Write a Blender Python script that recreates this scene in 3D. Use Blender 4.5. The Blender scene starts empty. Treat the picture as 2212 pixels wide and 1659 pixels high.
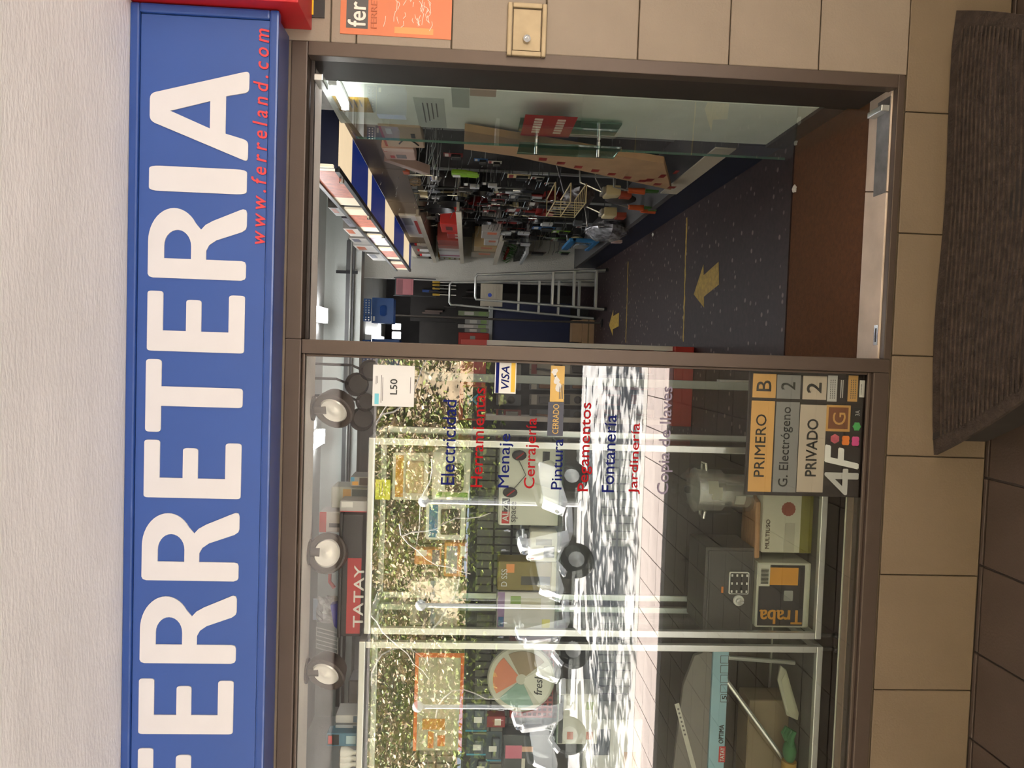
import bpy, bmesh, math, random
import numpy as np
from mathutils import Vector, Matrix
random.seed(7)
SC = bpy.context.scene
COL = SC.collection
PI = math.pi
# ------------------------------------------------------------------ camera, light, exposure
F_PX, PITCH, YAW, ROLL, CAM_D, CAM_H = 1646.0, .0587, -.0408, .0315, 2.558, 1.82
cp, sp, cy, sy = math.cos(PITCH), math.sin(PITCH), math.cos(YAW), math.sin(YAW)
FW = Vector((sy*cp, cy*cp, -sp)); R0 = Vector((cy, -sy, 0)); U0 = R0.cross(FW)
RT = math.cos(ROLL)*R0 + math.sin(ROLL)*U0      # right of the upright view
UP = -math.sin(ROLL)*R0 + math.cos(ROLL)*U0     # up of the upright view
EYE = Vector((0, -CAM_D, CAM_H))
cam_data = bpy.data.cameras.new('camera'); cam = bpy.data.objects.new('camera', cam_data); COL.objects.link(cam)
# the photograph lies on its side: the sky side of the view is the left edge of the frame
cx_, cy_, cz_ = -UP, RT, -FW
cam.matrix_world = Matrix(((cx_[0], cy_[0], cz_[0], EYE[0]), (cx_[1], cy_[1], cz_[1], EYE[1]), (cx_[2], cy_[2], cz_[2], EYE[2]), (0, 0, 0, 1)))
cam_data.sensor_fit = 'HORIZONTAL'; cam_data.sensor_width = 36.0; cam_data.lens = F_PX/2212*36
cam_data.clip_start = .02; cam_data.clip_end = 200
SC.camera = cam
SC.view_settings.view_transform = 'Standard'; SC.view_settings.look = 'None'
SC.view_settings.exposure = 2.0; SC.view_settings.gamma = 1.0; SC.view_settings.use_curve_mapping = False
world = bpy.data.worlds.new('sky'); SC.world = world; world.use_nodes = True
wn = world.node_tree.nodes; wl = world.node_tree.links
for n in list(wn): wn.remove(n)
wo = wn.new('ShaderNodeOutputWorld'); wb = wn.new('ShaderNodeBackground'); wb.inputs['Color'].default_value = (.74, .85, 1.0, 1); wb.inputs['Strength'].default_value = 1.0
wl.new(wb.outputs[0], wo.inputs[0])
sd = bpy.data.lights.new('sun', 'SUN'); sd.energy = 22.0; sd.angle = .009; sd.color = (1.0, .95, .87)
sun = bpy.data.objects.new('sun', sd); COL.objects.link(sun)
SUN_DIR = Vector((-.60, .03, .78)).normalized()          # towards the sun, along the street
sun.rotation_euler = SUN_DIR.to_track_quat('Z', 'Y').to_euler(); sun.location = (-8, -5, 12)
SC.cycles.transparent_max_bounces = 24

def ray(px, py):
    return FW + RT*((1659-py-829.5)/F_PX) - UP*((px-1106)/F_PX)
def P(px, py, y):            # where a sight line meets the vertical plane at depth y
    d = ray(px, py); return EYE + d*((y+CAM_D)/d.y)
def PX(px, py, x):
    d = ray(px, py); return EYE + d*(x/d.x)
def PZ(px, py, z):
    d = ray(px, py); return EYE + d*((z-CAM_H)/d.z)
def rect(px0, px1, py0, py1, y):       # picture box -> (x0, x1, z0, z1) at depth y ; px0<px1 (top, bottom), py0<py1 (right, left)
    a, b, c, d = P(px0, py0, y), P(px1, py0, y), P(px0, py1, y), P(px1, py1, y)
    return ((c.x+d.x)/2, (a.x+b.x)/2, (b.z+d.z)/2, (a.z+c.z)/2)

# ------------------------------------------------------------------ materials
def lin(c):
    if isinstance(c, str):
        c = c.lstrip('#'); c = [int(c[i:i+2], 16)/255 for i in (0, 2, 4)]
        c = [v/12.92 if v <= .04045 else ((v+.055)/1.055)**2.4 for v in c]
    return tuple(c)
MATS = {}
def M(name, col, rough=.55, metal=0.0, var=.10, scale=9.0, bump=0.0, bscale=90.0, spec=.5, emit=None, estr=0.0, coat=0.0, stretch=None):
    if name in MATS: return MATS[name]
    m = bpy.data.materials.new(name); m.use_nodes = True
    nt = m.node_tree; N = nt.nodes; L = nt.links
    b = N['Principled BSDF']; c = lin(col)
    b.inputs['Roughness'].default_value = rough; b.inputs['Metallic'].default_value = metal
    b.inputs['Specular IOR Level'].default_value = spec
    if coat: b.inputs['Coat Weight'].default_value = coat
    tc = N.new('ShaderNodeTexCoord'); src = tc.outputs['Object']
    if stretch:
        mp = N.new('ShaderNodeMapping'); mp.inputs['Scale'].default_value = stretch; L.new(src, mp.inputs[0]); src = mp.outputs[0]
    if var:
        nz = N.new('ShaderNodeTexNoise'); nz.inputs['Scale'].default_value = scale; nz.inputs['Detail'].default_value = 5
        L.new(src, nz.inputs['Vector'])
        cr = N.new('ShaderNodeValToRGB'); cr.color_ramp.elements[0].position = .3; cr.color_ramp.elements[1].position = .7
        cr.color_ramp.elements[0].color = tuple(v*(1-var) for v in c)+(1,); cr.color_ramp.elements[1].color = tuple(min(1, v*(1+var)) for v in c)+(1,)
        L.new(nz.outputs['Fac'], cr.inputs[0]); L.new(cr.outputs[0], b.inputs['Base Color'])
    else: b.inputs['Base Color'].default_value = c+(1,)
    if bump:
        n2 = N.new('ShaderNodeTexNoise'); n2.inputs['Scale'].default_value = bscale; n2.inputs['Detail'].default_value = 4; L.new(src, n2.inputs['Vector'])
        bp = N.new('ShaderNodeBump'); bp.inputs['Strength'].default_value = bump; bp.inputs['Distance'].default_value = .01
        L.new(n2.outputs['Fac'], bp.inputs['Height']); L.new(bp.outputs[0], b.inputs['Normal'])
    if emit is not None:
        b.inputs['Emission Color'].default_value = lin(emit)+(1,); b.inputs['Emission Strength'].default_value = estr
    MATS[name] = m; return m
def glass_mat(name, tint, gain=1.9, rough=0.0, haze=0.0, hazecol=(.6,.65,.62)):
    m = bpy.data.materials.new(name); m.use_nodes = True
    nt = m.node_tree; N = nt.nodes; L = nt.links
    for n in list(N): N.remove(n)
    out = N.new('ShaderNodeOutputMaterial'); tr = N.new('ShaderNodeBsdfTransparent'); gl = N.new('ShaderNodeBsdfGlossy'); mx = N.new('ShaderNodeMixShader')
    tr.inputs[0].default_value = tuple(tint)+(1,); gl.inputs['Roughness'].default_value = rough; gl.inputs[0].default_value = (1, 1, 1, 1)
    ge = N.new('ShaderNodeNewGeometry'); ior = N.new('ShaderNodeMix'); ior.data_type = 'FLOAT'
    ior.inputs[2].default_value = 1.5; ior.inputs[3].default_value = 1/1.5
    L.new(ge.outputs['Backfacing'], ior.inputs[0])
    fr = N.new('ShaderNodeFresnel'); L.new(ior.outputs[0], fr.inputs['IOR'])
    mu = N.new('ShaderNodeMath'); mu.operation = 'MULTIPLY'; mu.use_clamp = True; mu.inputs[1].default_value = gain
    L.new(fr.outputs[0], mu.inputs[0]); L.new(mu.outputs[0], mx.inputs[0])
    first = tr
    if haze:
        df = N.new('ShaderNodeBsdfDiffuse'); df.inputs[0].default_value = tuple(hazecol)+(1,)
        m2 = N.new('ShaderNodeMixShader'); m2.inputs[0].default_value = haze
        L.new(tr.outputs[0], m2.inputs[1]); L.new(df.outputs[0], m2.inputs[2]); first = m2
    L.new(first.outputs[0], mx.inputs[1]); L.new(gl.outputs[0], mx.inputs[2]); L.new(mx.outputs[0], out.inputs[0])
    MATS[name] = m; return m
def clear_mat(name, tint):
    m = bpy.data.materials.new(name); m.use_nodes = True
    N = m.node_tree.nodes; L = m.node_tree.links
    for n in list(N): N.remove(n)
    out = N.new('ShaderNodeOutputMaterial'); tr = N.new('ShaderNodeBsdfTransparent'); tr.inputs[0].default_value = tuple(tint)+(1,)
    L.new(tr.outputs[0], out.inputs[0]); MATS[name] = m; return m

# ------------------------------------------------------------------ geometry helpers
class MB:
    def __init__(s): s.v = []; s.f = []; s.mi = []
    def add(s, vs, fs, mi=0):
        o = len(s.v); s.v += [tuple(v) for v in vs]; s.f += [tuple(i+o for i in f) for f in fs]; s.mi += [mi]*len(fs); return s
    def box(s, x0, x1, y0, y1, z0, z1, mi=0, mat=None):
        if x0 > x1: x0, x1 = x1, x0
        if y0 > y1: y0, y1 = y1, y0
        if z0 > z1: z0, z1 = z1, z0
        vs = [Vector(p) for p in ((x0,y0,z0),(x1,y0,z0),(x1,y1,z0),(x0,y1,z0),(x0,y0,z1),(x1,y0,z1),(x1,y1,z1),(x0,y1,z1))]
        if mat is not None: vs = [mat @ v for v in vs]
        return s.add(vs, [(0,3,2,1),(4,5,6,7),(0,1,5,4),(1,2,6,5),(2,3,7,6),(3,0,4,7)], mi)
    def quad(s, a, b, c, d, mi=0): return s.add([a, b, c, d], [(0,1,2,3)], mi)
    def prism(s, pts, axis, a, b, mi=0, mat=None):
        # pts: 2D outline; axis 'x': (y,z) extruded along x ; 'y': (x,z) ; 'z': (x,y)
        n = len(pts); mk = {'x': lambda p, t: (t, p[0], p[1]), 'y': lambda p, t: (p[0], t, p[1]), 'z': lambda p, t: (p[0], p[1], t)}[axis]
        vs = [Vector(mk(p, a)) for p in pts]+[Vector(mk(p, b)) for p in pts]
        if mat is not None: vs = [mat @ v for v in vs]
        fs = [tuple(range(n)), tuple(range(2*n-1, n-1, -1))]+[(i, (i+1) % n, n+(i+1) % n, n+i)[::-1] for i in range(n)]
        return s.add(vs, fs, mi)
    def tube(s, pts, r, n=8, mi=0, closed=False):
        pts = [Vector(p) for p in pts]; m = len(pts); rr = r if isinstance(r, (list, tuple)) else [r]*m
        vs = []; prev = None
        for i, p in enumerate(pts):
            if closed: d = (pts[(i+1) % m]-pts[i-1])
            else: d = pts[min(i+1, m-1)]-pts[max(i-1, 0)]
            d.normalize()
            if prev is None: a = d.orthogonal().normalized()
            else: a = (prev-d*prev.dot(d)).normalized()
            prev = a; b = d.cross(a)
            for k in range(n):
                t = 2*PI*k/n; vs.append(p+(a*math.cos(t)+b*math.sin(t))*rr[i])
        fs = []
        for i in range(m if closed else m-1):
            j = (i+1) % m
            for k in range(n): fs.append((i*n+k, i*n+(k+1) % n, j*n+(k+1) % n, j*n+k))
        if not closed: fs += [tuple(range(n-1, -1, -1)), tuple((m-1)*n+k for k in range(n))]
        return s.add(vs, fs, mi)
    def lathe(s, prof, c=(0,0,0), axis='z', n=20, mi=0, mat=None):
        # prof: (radius, height) pairs
        vs = []; m = len(prof)
        for r, h in prof:
            for k in range(n):
                t = 2*PI*k/n; u, w = r*math.cos(t), r*math.sin(t)
                p = {'z': (u, w, h), 'y': (u, h, -w), 'x': (h, u, w)}[axis]
                vs.append(Vector((p[0]+c[0], p[1]+c[1], p[2]+c[2])))
        if mat is not None: vs = [mat @ v for v in vs]
        fs = []
        for i in range(m-1):
            for k in range(n): fs.append((i*n+k, i*n+(k+1) % n, (i+1)*n+(k+1) % n, (i+1)*n+k))
        fs += [tuple(range(n-1, -1, -1)), tuple((m-1)*n+k for k in range(n))]
        return s.add(vs, fs, mi)
    def ball(s, c, rx, ry, rz, n=12, m=8, mi=0):
        return s.lathe([(max(1e-4, math.sin(PI*i/m)), -math.cos(PI*i/m)) for i in range(m+1)], (0,0,0), 'z', n, mi, Matrix.Translation(c) @ Matrix.Diagonal((rx, ry, rz, 1)))
    def build(s, name, mat, parent=None, bevel=0.0, smooth=False, seg=2, local=False, fix=True):
        me = bpy.data.meshes.new(name)
        off = Vector((0,0,0))
        if parent is not None and not local: off = root_of(parent).location
        me.from_pydata([tuple(Vector(v)-off) for v in s.v], [], s.f)
        mats = mat if isinstance(mat, (list, tuple)) else [mat]
        for m in mats: me.materials.append(m)
        if len(mats) > 1: me.polygons.foreach_set('material_index', s.mi)
        if fix or bevel:
            bm = bmesh.new(); bm.from_mesh(me)
            if fix: bmesh.ops.recalc_face_normals(bm, faces=bm.faces)
            if bevel: bmesh.ops.bevel(bm, geom=[e for e in bm.edges if e.calc_face_angle(0) > .5], offset=bevel, segments=seg, affect='EDGES', profile=.6, clamp_overlap=True)
            bm.to_mesh(me); bm.free()
        if smooth:
            me.polygons.foreach_set('use_smooth', [True]*len(me.polygons))
            try: me.set_sharp_from_angle(angle=.7)
            except Exception: pass
        me.update()
        o = bpy.data.objects.new(name, me); COL.objects.link(o)
        if parent is not None: o.parent = parent
        return o
def root_of(o):
    while o.parent is not None: o = o.parent
    return o
def thing(name, label, cat, loc=(0,0,0), rz=0.0, group=None):
    o = bpy.data.objects.new(name, None); COL.objects.link(o); o.empty_display_size = .05
    o.location = loc; o.rotation_euler = (0, 0, rz); o['label'] = label; o['category'] = cat
    if group: o['group'] = group
    return o
def tag(o, label, cat, group=None):
    o['label'] = label; o['category'] = cat
    if group: o['group'] = group
    return o
def struct(o): o['kind'] = 'structure'; return o
def stuff(o): o['kind'] = 'stuff'; return o
def copy_tree(o, parent=None):
    c = o.copy(); COL.objects.link(c); c.parent = parent
    for ch in list(o.children): copy_tree(ch, c)
    return c
def piece(src, loc, parent=None, rot=None, scale=None):
    c = src.copy(); COL.objects.link(c); c.location = loc
    if parent is not None: c.parent = parent
    if rot: c.rotation_euler = rot
    if scale: c.scale = scale
    return c
def curve_mesh(name, loops, depth, mat, parent=None, y=0.0, local=False):
    # filled flat outline (x,z loops, holes allowed) facing -y with thickness depth, front at y
    cu = bpy.data.curves.new(name, 'CURVE'); cu.dimensions = '2D'; cu.fill_mode = 'BOTH'; cu.extrude = depth/2
    for lp in loops:
        s = cu.splines.new('POLY'); s.points.add(len(lp)-1)
        for p, q in zip(s.points, lp): p.co = (q[0], q[1], 0, 1)
        s.use_cyclic_u = True
    return flat_obj(name, cu, mat, parent, y+depth/2, local)
def flat_obj(name, cu, mat, parent, y, local, fit=None, shear=0.0, gather=None):
    t = bpy.data.objects.new('tmp', cu); COL.objects.link(t)
    dg = bpy.context.evaluated_depsgraph_get(); me = bpy.data.meshes.new_from_object(t.evaluated_get(dg))
    bpy.data.objects.remove(t); bpy.data.curves.remove(cu)
    co = np.empty(len(me.vertices)*3); me.vertices.foreach_get('co', co); co = co.reshape(-1, 3)
    if shear: co[:, 0] += co[:, 1]*shear
    if fit is not None:
        x0, x1, z0, z1 = fit; mn = co.min(0); mx_ = co.max(0); d = np.maximum(mx_-mn, 1e-6)
        co[:, 0] = x0+(co[:, 0]-mn[0])/d[0]*(x1-x0); co[:, 1] = z0+(co[:, 1]-mn[1])/d[1]*(z1-z0)
    new = np.stack([co[:, 0], y-co[:, 2], co[:, 1]], 1)
    if parent is not None and not local: new -= np.array(root_of(parent).location)
    me.vertices.foreach_set('co', new.ravel()); me.materials.clear(); me.materials.append(mat); me.name = name; me.update()
    o = bpy.data.objects.new(name, me); COL.objects.link(o)
    if parent is not None: o.parent = parent
    return o
def text(name, body, fit, y, mat, parent=None, bold=0.0, shear=0.0, depth=.002, spacing=1.0, local=False):
    cu = bpy.data.curves.new(name, 'FONT'); cu.body = body; cu.size = 1.0; cu.extrude = .001; cu.space_character = spacing; cu.resolution_u = 3
    o = flat_obj(name, cu, mat, parent, y, local, fit, shear)
    if bold > 0: embolden(o, bold*.55*(fit[3]-fit[2]))
    return o
def embolden(o, b):
    me = o.data; n = len(me.vertices); co = np.empty(n*3); me.vertices.foreach_get('co', co); co = co.reshape(-1, 3)
    fs = [tuple(p.vertices) for p in me.polygons]; vs, ff = [], []
    for k, (dx, dz) in enumerate(((0, 0), (b, 0), (-b, 0), (0, b), (0, -b))):
        vs.append(co+np.array([dx, -.00002*k, dz])); ff += [tuple(i+k*n for i in f) for f in fs]
    m2 = bpy.data.meshes.new(me.name); m2.from_pydata(np.concatenate(vs).tolist(), [], ff); m2.materials.append(me.materials[0]); o.data = m2
def text_px(name, body, px0, px1, py0, py1, y, mat, parent=None, **k):
    return text(name, body, rect(px0, px1, py0, py1, y), y, mat, parent, **k)
def rrect(x0, x1, z0, z1, r, n=5):
    out = []
    for cx, cz, a in ((x1-r, z1-r, 0), (x0+r, z1-r, PI/2), (x0+r, z0+r, PI), (x1-r, z0+r, 1.5*PI)):
        for i in range(n+1):
            t = a+PI/2*i/n; out.append((cx+r*math.cos(t), cz+r*math.sin(t)))
    return out
def round_poly(pts, r, n=4):
    out = []; m = len(pts)
    for i in range(m):
        p = Vector(pts[i][:2]); a = Vector(pts[i-1][:2]); b = Vector(pts[(i+1) % m][:2]); ri = pts[i][2] if len(pts[i]) > 2 else r
        da = (a-p); db = (b-p); rr = min(ri, da.length*.45, db.length*.45)
        if rr <= 0: out.append(tuple(p)); continue
        s, e = p+da.normalized()*rr, p+db.normalized()*rr
        for k in range(n+1):
            t = k/n; q = s*(1-t)**2+p*2*t*(1-t)+e*t*t; out.append((q.x, q.y))
    return out
# ------------------------------------------------------------------ base materials
m_ceil = M('ceiling_plaster', (.80, .765, .735), .9, var=.05, scale=2.2, bump=.25, bscale=35, stretch=(1, 3, 1))
m_tile = M('beige_tile', (.275, .218, .165), .55, var=.06, scale=5, bump=.12, bscale=140)
m_tile_shade = M('beige_tile_shade', (.20, .148, .095), .6, var=.06, scale=4, bump=.12, bscale=140)  # same beige tile, falloff of light near the ground put into its colour
m_grout = M('grout', (.16, .125, .09), .9)
m_frame = M('brown_anodised', (.095, .068, .053), .42, metal=.35, var=.05, bump=.03, bscale=200)
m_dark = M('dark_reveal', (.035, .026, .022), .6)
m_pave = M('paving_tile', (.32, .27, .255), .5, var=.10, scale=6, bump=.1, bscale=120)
m_pave_shade = M('paving_tile_shade', (.085, .06, .047), .45, var=.10, scale=6, bump=.1, bscale=120)  # darker copy of the paving tile, arcade shade put into its colour
m_joint = M('paving_joint', (.07, .055, .05), .9)
m_road = M('asphalt', (.34, .33, .325), .9, var=.3, scale=3, bump=.3, bscale=60)
m_kerb = M('kerb_stone', (.32, .30, .28), .8)
m_floor = M('terrazzo', (.034, .020, .020), .5, var=.25, scale=40, spec=.2)
m_white = M('white_paint', (.78, .76, .73), .6, var=.03)
m_grey = M('grey_paint', (.42, .43, .42), .6, var=.04)
m_alu = M('aluminium', (.62, .64, .62), .32, metal=.75, var=.04)
m_chrome = M('chrome', (.8, .8, .8), .12, metal=1, var=0)
m_black = M('black_plastic', (.018, .018, .02), .4)
m_glassf = glass_mat('window_glass_front', (.955, .975, .96), 2.9)
m_glassc = clear_mat('window_glass_body', (.99, .995, .992))
m_tube = M('lit_tube', (1, 1, 1), .5, var=0, emit=(1, 1, 1), estr=5.5)

# terrazzo chips on the shop floor (flat flecks in the material)
def chip_floor():
    nt = m_floor.node_tree; N = nt.nodes; L = nt.links; b = N['Principled BSDF']
    tc = N.new('ShaderNodeTexCoord'); vo = N.new('ShaderNodeTexVoronoi'); vo.inputs['Scale'].default_value = 17; vo.inputs['Randomness'].default_value = 1
    L.new(tc.outputs['Object'], vo.inputs['Vector'])
    cr = N.new('ShaderNodeValToRGB'); e = cr.color_ramp.elements; e[0].position = .16; e[0].color = (1, 1, 1, 1); e[1].position = .24; e[1].color = (0, 0, 0, 1)
    L.new(vo.outputs['Distance'], cr.inputs[0])
    rr = N.new('ShaderNodeValToRGB'); e = rr.color_ramp.elements; e[0].position = .38; e[0].color = (0, 0, 0, 1); e[1].position = .52; e[1].color = (1, 1, 1, 1)
    L.new(vo.outputs['Color'], rr.inputs[0])
    mu = N.new('ShaderNodeMath'); mu.operation = 'MULTIPLY'; L.new(cr.outputs[0], mu.inputs[0]); L.new(rr.outputs[0], mu.inputs[1])
    mx = N.new('ShaderNodeMix'); mx.data_type = 'RGBA'; old = b.inputs['Base Color'].links[0].from_socket
    L.new(mu.outputs[0], mx.inputs['Factor']); L.new(old, mx.inputs['A']); mx.inputs['B'].default_value = (.20, .15, .135, 1)
    L.new(mx.outputs['Result'], b.inputs['Base Color'])
chip_floor()

# ------------------------------------------------------------------ arcade shell
ZC = 2.872
o = struct(MB().box(-9, 9, -4.04, .2, ZC, ZC+.2).build('ceiling', m_ceil)); o['label'] = 'white plaster arcade ceiling above the blue sign'
o = struct(MB().box(-9, 9, -4.05, -3.87, 2.60, 3.4).build('trim_beam', m_ceil))
wf = struct(MB().box(-9, .99, .0, .2, 2.425, ZC).box(.99, 9, .012, .2, -.3, ZC).box(-9, 1.0, .012, .06, -.3, .36).box(-9, -3.0, 0, .2, .36, 2.43).build('wall_front', m_grout))
# wall tiles, each a piece of the wall
def tile_mesh(name, w, h, m, d=.012):
    return MB().box(0, w, 0, d, 0, h).build(name, m, bevel=.002, seg=1)
G = .004
zr = [ZC, 2.61, 2.30, 2.217, 1.907, 1.597, 1.287, .977, .667, .357]
cols = [(.99, 1.40), (1.40, 1.81), (1.81, 2.22)]
cache = {}
def put_tile(x0, x1, z0, z1, m):
    key = (round(x1-x0, 3), round(z1-z0, 3), m.name)
    if key not in cache:
        t = tile_mesh('tile', x1-x0-G, z1-z0-G, m); t.parent = wf; cache[key] = t
        t.location = (x0+G/2, random.uniform(-.0008, .0008), z0+G/2)
    else:
        piece(cache[key], (x0+G/2, random.uniform(-.0008, .0008), z0+G/2), wf)
for a, b in cols:
    for z1, z0 in zip(zr[:-1], zr[1:]): put_tile(a, b, z0, z1, m_tile)
px_ = [-3.2, -2.79, -2.38, -1.97, -1.556, -1.142, -.731, -.312, .037, .457, .869, 1.28, 1.69, 2.1]
for a, b in zip(px_[:-1], px_[1:]): put_tile(a, b, 0.0, .357, m_tile_shade)

# ------------------------------------------------------------------ paving of the arcade and pavement, laid diagonally
base = struct(MB().box(-30, 30, -4.99, .012, -.3, -.008).build('floor_arcade', m_joint))
def clip(poly, f):
    out = []
    for i, p in enumerate(poly):
        q = poly[(i+1) % len(poly)]; fp, fq = f(p), f(q)
        if fp >= 0: out.append(p)
        if (fp >= 0) != (fq >= 0):
            t = fp/(fp-fq); out.append((p[0]+(q[0]-p[0])*t, p[1]+(q[1]-p[1])*t))
    return out
S = .31; ang = 0.0; ca, sa = math.cos(ang), math.sin(ang); gp = .004
full = {}
def put_paver(w, w2, inner):
    dz = random.uniform(-.0012, .0012)
    whole = len(w2) == 4 and all(abs(a[0]-b[0])+abs(a[1]-b[1]) < 1e-6 for a, b in zip(w, w2))
    if whole and inner in full: piece(full[inner], (w[0][0], w[0][1], dz), base); return
    t = MB().prism([(p[0]-w[0][0], p[1]-w[0][1]) for p in w2], 'z', -.012, 0).build('paving_tile', m_pave_shade if inner else m_pave, bevel=.0015, seg=1)
    t.parent = base; t.location = (w[0][0], w[0][1], dz)
    if whole: full[inner] = t
for i in range(-11, 8):
    for j in range(-14, 4):
        c = [((i+a)*S+da, (j+b)*S+db) for a, b, da, db in ((0, 0, gp, gp), (1, 0, -gp, gp), (1, 1, -gp, -gp), (0, 1, gp, -gp))]
        w = [(p[0]*ca-p[1]*sa-.69, p[0]*sa+p[1]*ca-.95) for p in c]
        if max(p[0] for p in w) < -4.2 or min(p[0] for p in w) > 1.6 or max(p[1] for p in w) < -4.98 or min(p[1] for p in w) > 0: continue
        w0 = w
        for inner in (True, False):
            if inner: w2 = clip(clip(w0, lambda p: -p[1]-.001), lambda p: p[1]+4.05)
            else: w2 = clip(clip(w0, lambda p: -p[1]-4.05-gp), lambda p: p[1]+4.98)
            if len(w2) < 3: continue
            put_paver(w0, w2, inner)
o = struct(MB().box(-30, 30, -5.15, -4.99, -.3, 0).build('kerb', m_kerb)); o['label'] = 'pale kerb stone along the sunlit road'
o = struct(MB().box(-40, 40, -10.1, -5.15, -.4, -.10).build('road', m_road)); o['label'] = 'sunlit grey road with tree shade'
m_outpave = M('outer_paving', (.5, .43, .40), .8, var=.06)
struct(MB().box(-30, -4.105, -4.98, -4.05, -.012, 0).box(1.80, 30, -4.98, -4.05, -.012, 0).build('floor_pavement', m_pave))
struct(MB().box(-30, -4.105, -4.05, 0, -.012, 0).box(1.80, 30, -4.05, 0, -.012, 0).build('floor_arcade_end', m_pave_shade))

# ------------------------------------------------------------------ bank behind the road: dark stone wall, slope of ivy and dry leaves
m_bank = M('dark_stone', (.05, .045, .04), .9, var=.4, scale=5, bump=.5, bscale=20)
struct(MB().box(-30, 20, -10.6, -10.1, -.2, 1.72).build('wall_retaining', m_bank))
m_soil = M('soil', (.28, .21, .13), .95, var=.4, scale=4, bump=.5, bscale=12)
hill = MB(); nx, ny = 40, 20
for j in range(ny+1):
    for i in range(nx+1):
        x = -30+50*i/nx; t = 1.2*j/ny
        hill.v.append((x, -10.5-5.5*t, 1.70+4.6*t+max(0, t-.6)*17+.18*math.sin(x*1.7+t*5)+.12*math.sin(x*3.1)))  # upper slope steepened out of view to block sky light
for j in range(ny):
    for i in range(nx):
        a = j*(nx+1)+i; hill.f.append((a, a+1, a+nx+2, a+nx+1)); hill.mi.append(0)
struct(hill.build('hillside', m_soil, smooth=True))
def leaf_field(name, n, m, size, seed, xr=(-9, 3), tr=(0, .62), droop=0.0):
    r = np.random.default_rng(seed); x = r.uniform(xr[0], xr[1], n); t = r.uniform(tr[0], tr[1], n)
    y = -10.5-5.5*t+r.uniform(-.05, .12, n); z = 1.70+4.6*t+np.maximum(0, t-.6)*17+.18*np.sin(x*1.7+t*5)+.12*np.sin(x*3.1)+r.uniform(.0, .14, n)
    if droop: k = r.random(n) < droop; y[k] = -10.07+r.uniform(0, .1, k.sum()); z[k] = 1.85-r.random(k.sum())**2*.7
    c = np.stack([x, y, z], 1); L_ = size*r.uniform(.6, 1.5, n); W = L_*r.uniform(.35, .6, n)
    a = r.normal(size=(n, 3)); a[:, 2] *= .6; a /= np.linalg.norm(a, axis=1)[:, None]
    b = r.normal(size=(n, 3)); b -= a*(a*b).sum(1)[:, None]; b /= np.linalg.norm(b, axis=1)[:, None]
    v = np.stack([c-a*L_[:, None]/2, c+b*W[:, None]/2, c+a*L_[:, None]/2, c-b*W[:, None]/2], 1).reshape(-1, 3)
    me = bpy.data.meshes.new(name); me.from_pydata(v.tolist(), [], [(4*i, 4*i+1, 4*i+2, 4*i+3) for i in range(n)]); me.materials.append(m)
    o = bpy.data.objects.new(name, me); COL.objects.link(o); return stuff(o)
m_ivy = M('ivy_leaf', (.24, .28, .06), .6, var=.5, scale=1.1)
m_dry = M('dry_leaf', (.55, .42, .27), .7, var=.3, scale=1.7)
m_dkl = M('dark_leaf', (.10, .14, .035), .6, var=.4, scale=2)
o = leaf_field('ivy_foliage', 24000, m_ivy, .10, 1, droop=.08); tag(o, 'yellow green ivy on the bank across the road', 'ivy')
o = leaf_field('dry_leaves', 20000, m_dry, .11, 2); tag(o, 'fallen tan leaves scattered over the bank', 'leaves')
o = leaf_field('dark_foliage', 4000, m_dkl, .13, 3, droop=.05); tag(o, 'dark green undergrowth on the bank', 'undergrowth')
o = leaf_field('sky_block_foliage', 5000, m_dkl, .55, 5, xr=(-22, 16), tr=(.6, 1.15)); tag(o, 'added dark green woods blocking the sky above the bank', 'woods')  # leaves added on the upper slope to keep sky light out
m_twig = M('pale_twig', (.62, .55, .46), .8)
for k in range(14):
    r = random.Random(50+k); x = -8+10*k/13+r.uniform(-.3, .3); pts = []; p = Vector((x, -10.0, 2.6+r.uniform(-.5, .8))); d = Vector((r.uniform(-1, 1), .0, r.uniform(-1, .3)))
    for s in range(9):
        pts.append(p.copy()); d += Vector((r.uniform(-.6, .6), r.uniform(-.2, .2), r.uniform(-.55, .3))); d.normalize(); p = p+d*.2; p.y = min(-9.95, p.y)
    o = MB().tube(pts, [.016*(1-.07*i) for i in range(9)], 5).build('dry_twig', m_twig, smooth=True)
    tag(o, 'bare pale twig hanging over the stone bank, %s along the road' % ('first second third fourth fifth sixth seventh eighth ninth tenth eleventh twelfth thirteenth fourteenth'.split()[k]), 'twig', 'bare twigs on the bank')

# ------------------------------------------------------------------ white posts and parked scooters across the road (seen in the window)
m_wpaint = M('white_gloss', (.85, .85, .84), .25, var=.02, coat=.5)
for i, px in enumerate((1085, 1310, 1530)):
    p = P(925, px, 9.5)
    t = thing('street_post', ('white post with a round top across the road, nearest the shop door in the window', 'white post with a round top across the road, in the middle of three', 'white post with a round top across the road, farthest from the shop door')[i], 'post', (p.x, -9.5, -.1))
    MB().tube([(p.x, -9.5, -.1), (p.x, -9.5, 2.4)], .035, 10).build('pole', m_wpaint, t, smooth=True)
    MB().ball((p.x, -9.5, 2.45), .09, .09, .09).build('knob', m_wpaint, t, smooth=True)
    MB().lathe([(.09, -.1), (.09, -.06), (.04, -.04)], (p.x, -9.5, 0)).build('base', m_wpaint, t)
m_rub = M('tyre_rubber', (.03, .03, .03), .8)
m_mirr = M('mirror_glass', (.7, .7, .72), .08, metal=1, var=0)
m_redlens = M('red_lens', (.6, .05, .03), .3)
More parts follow.
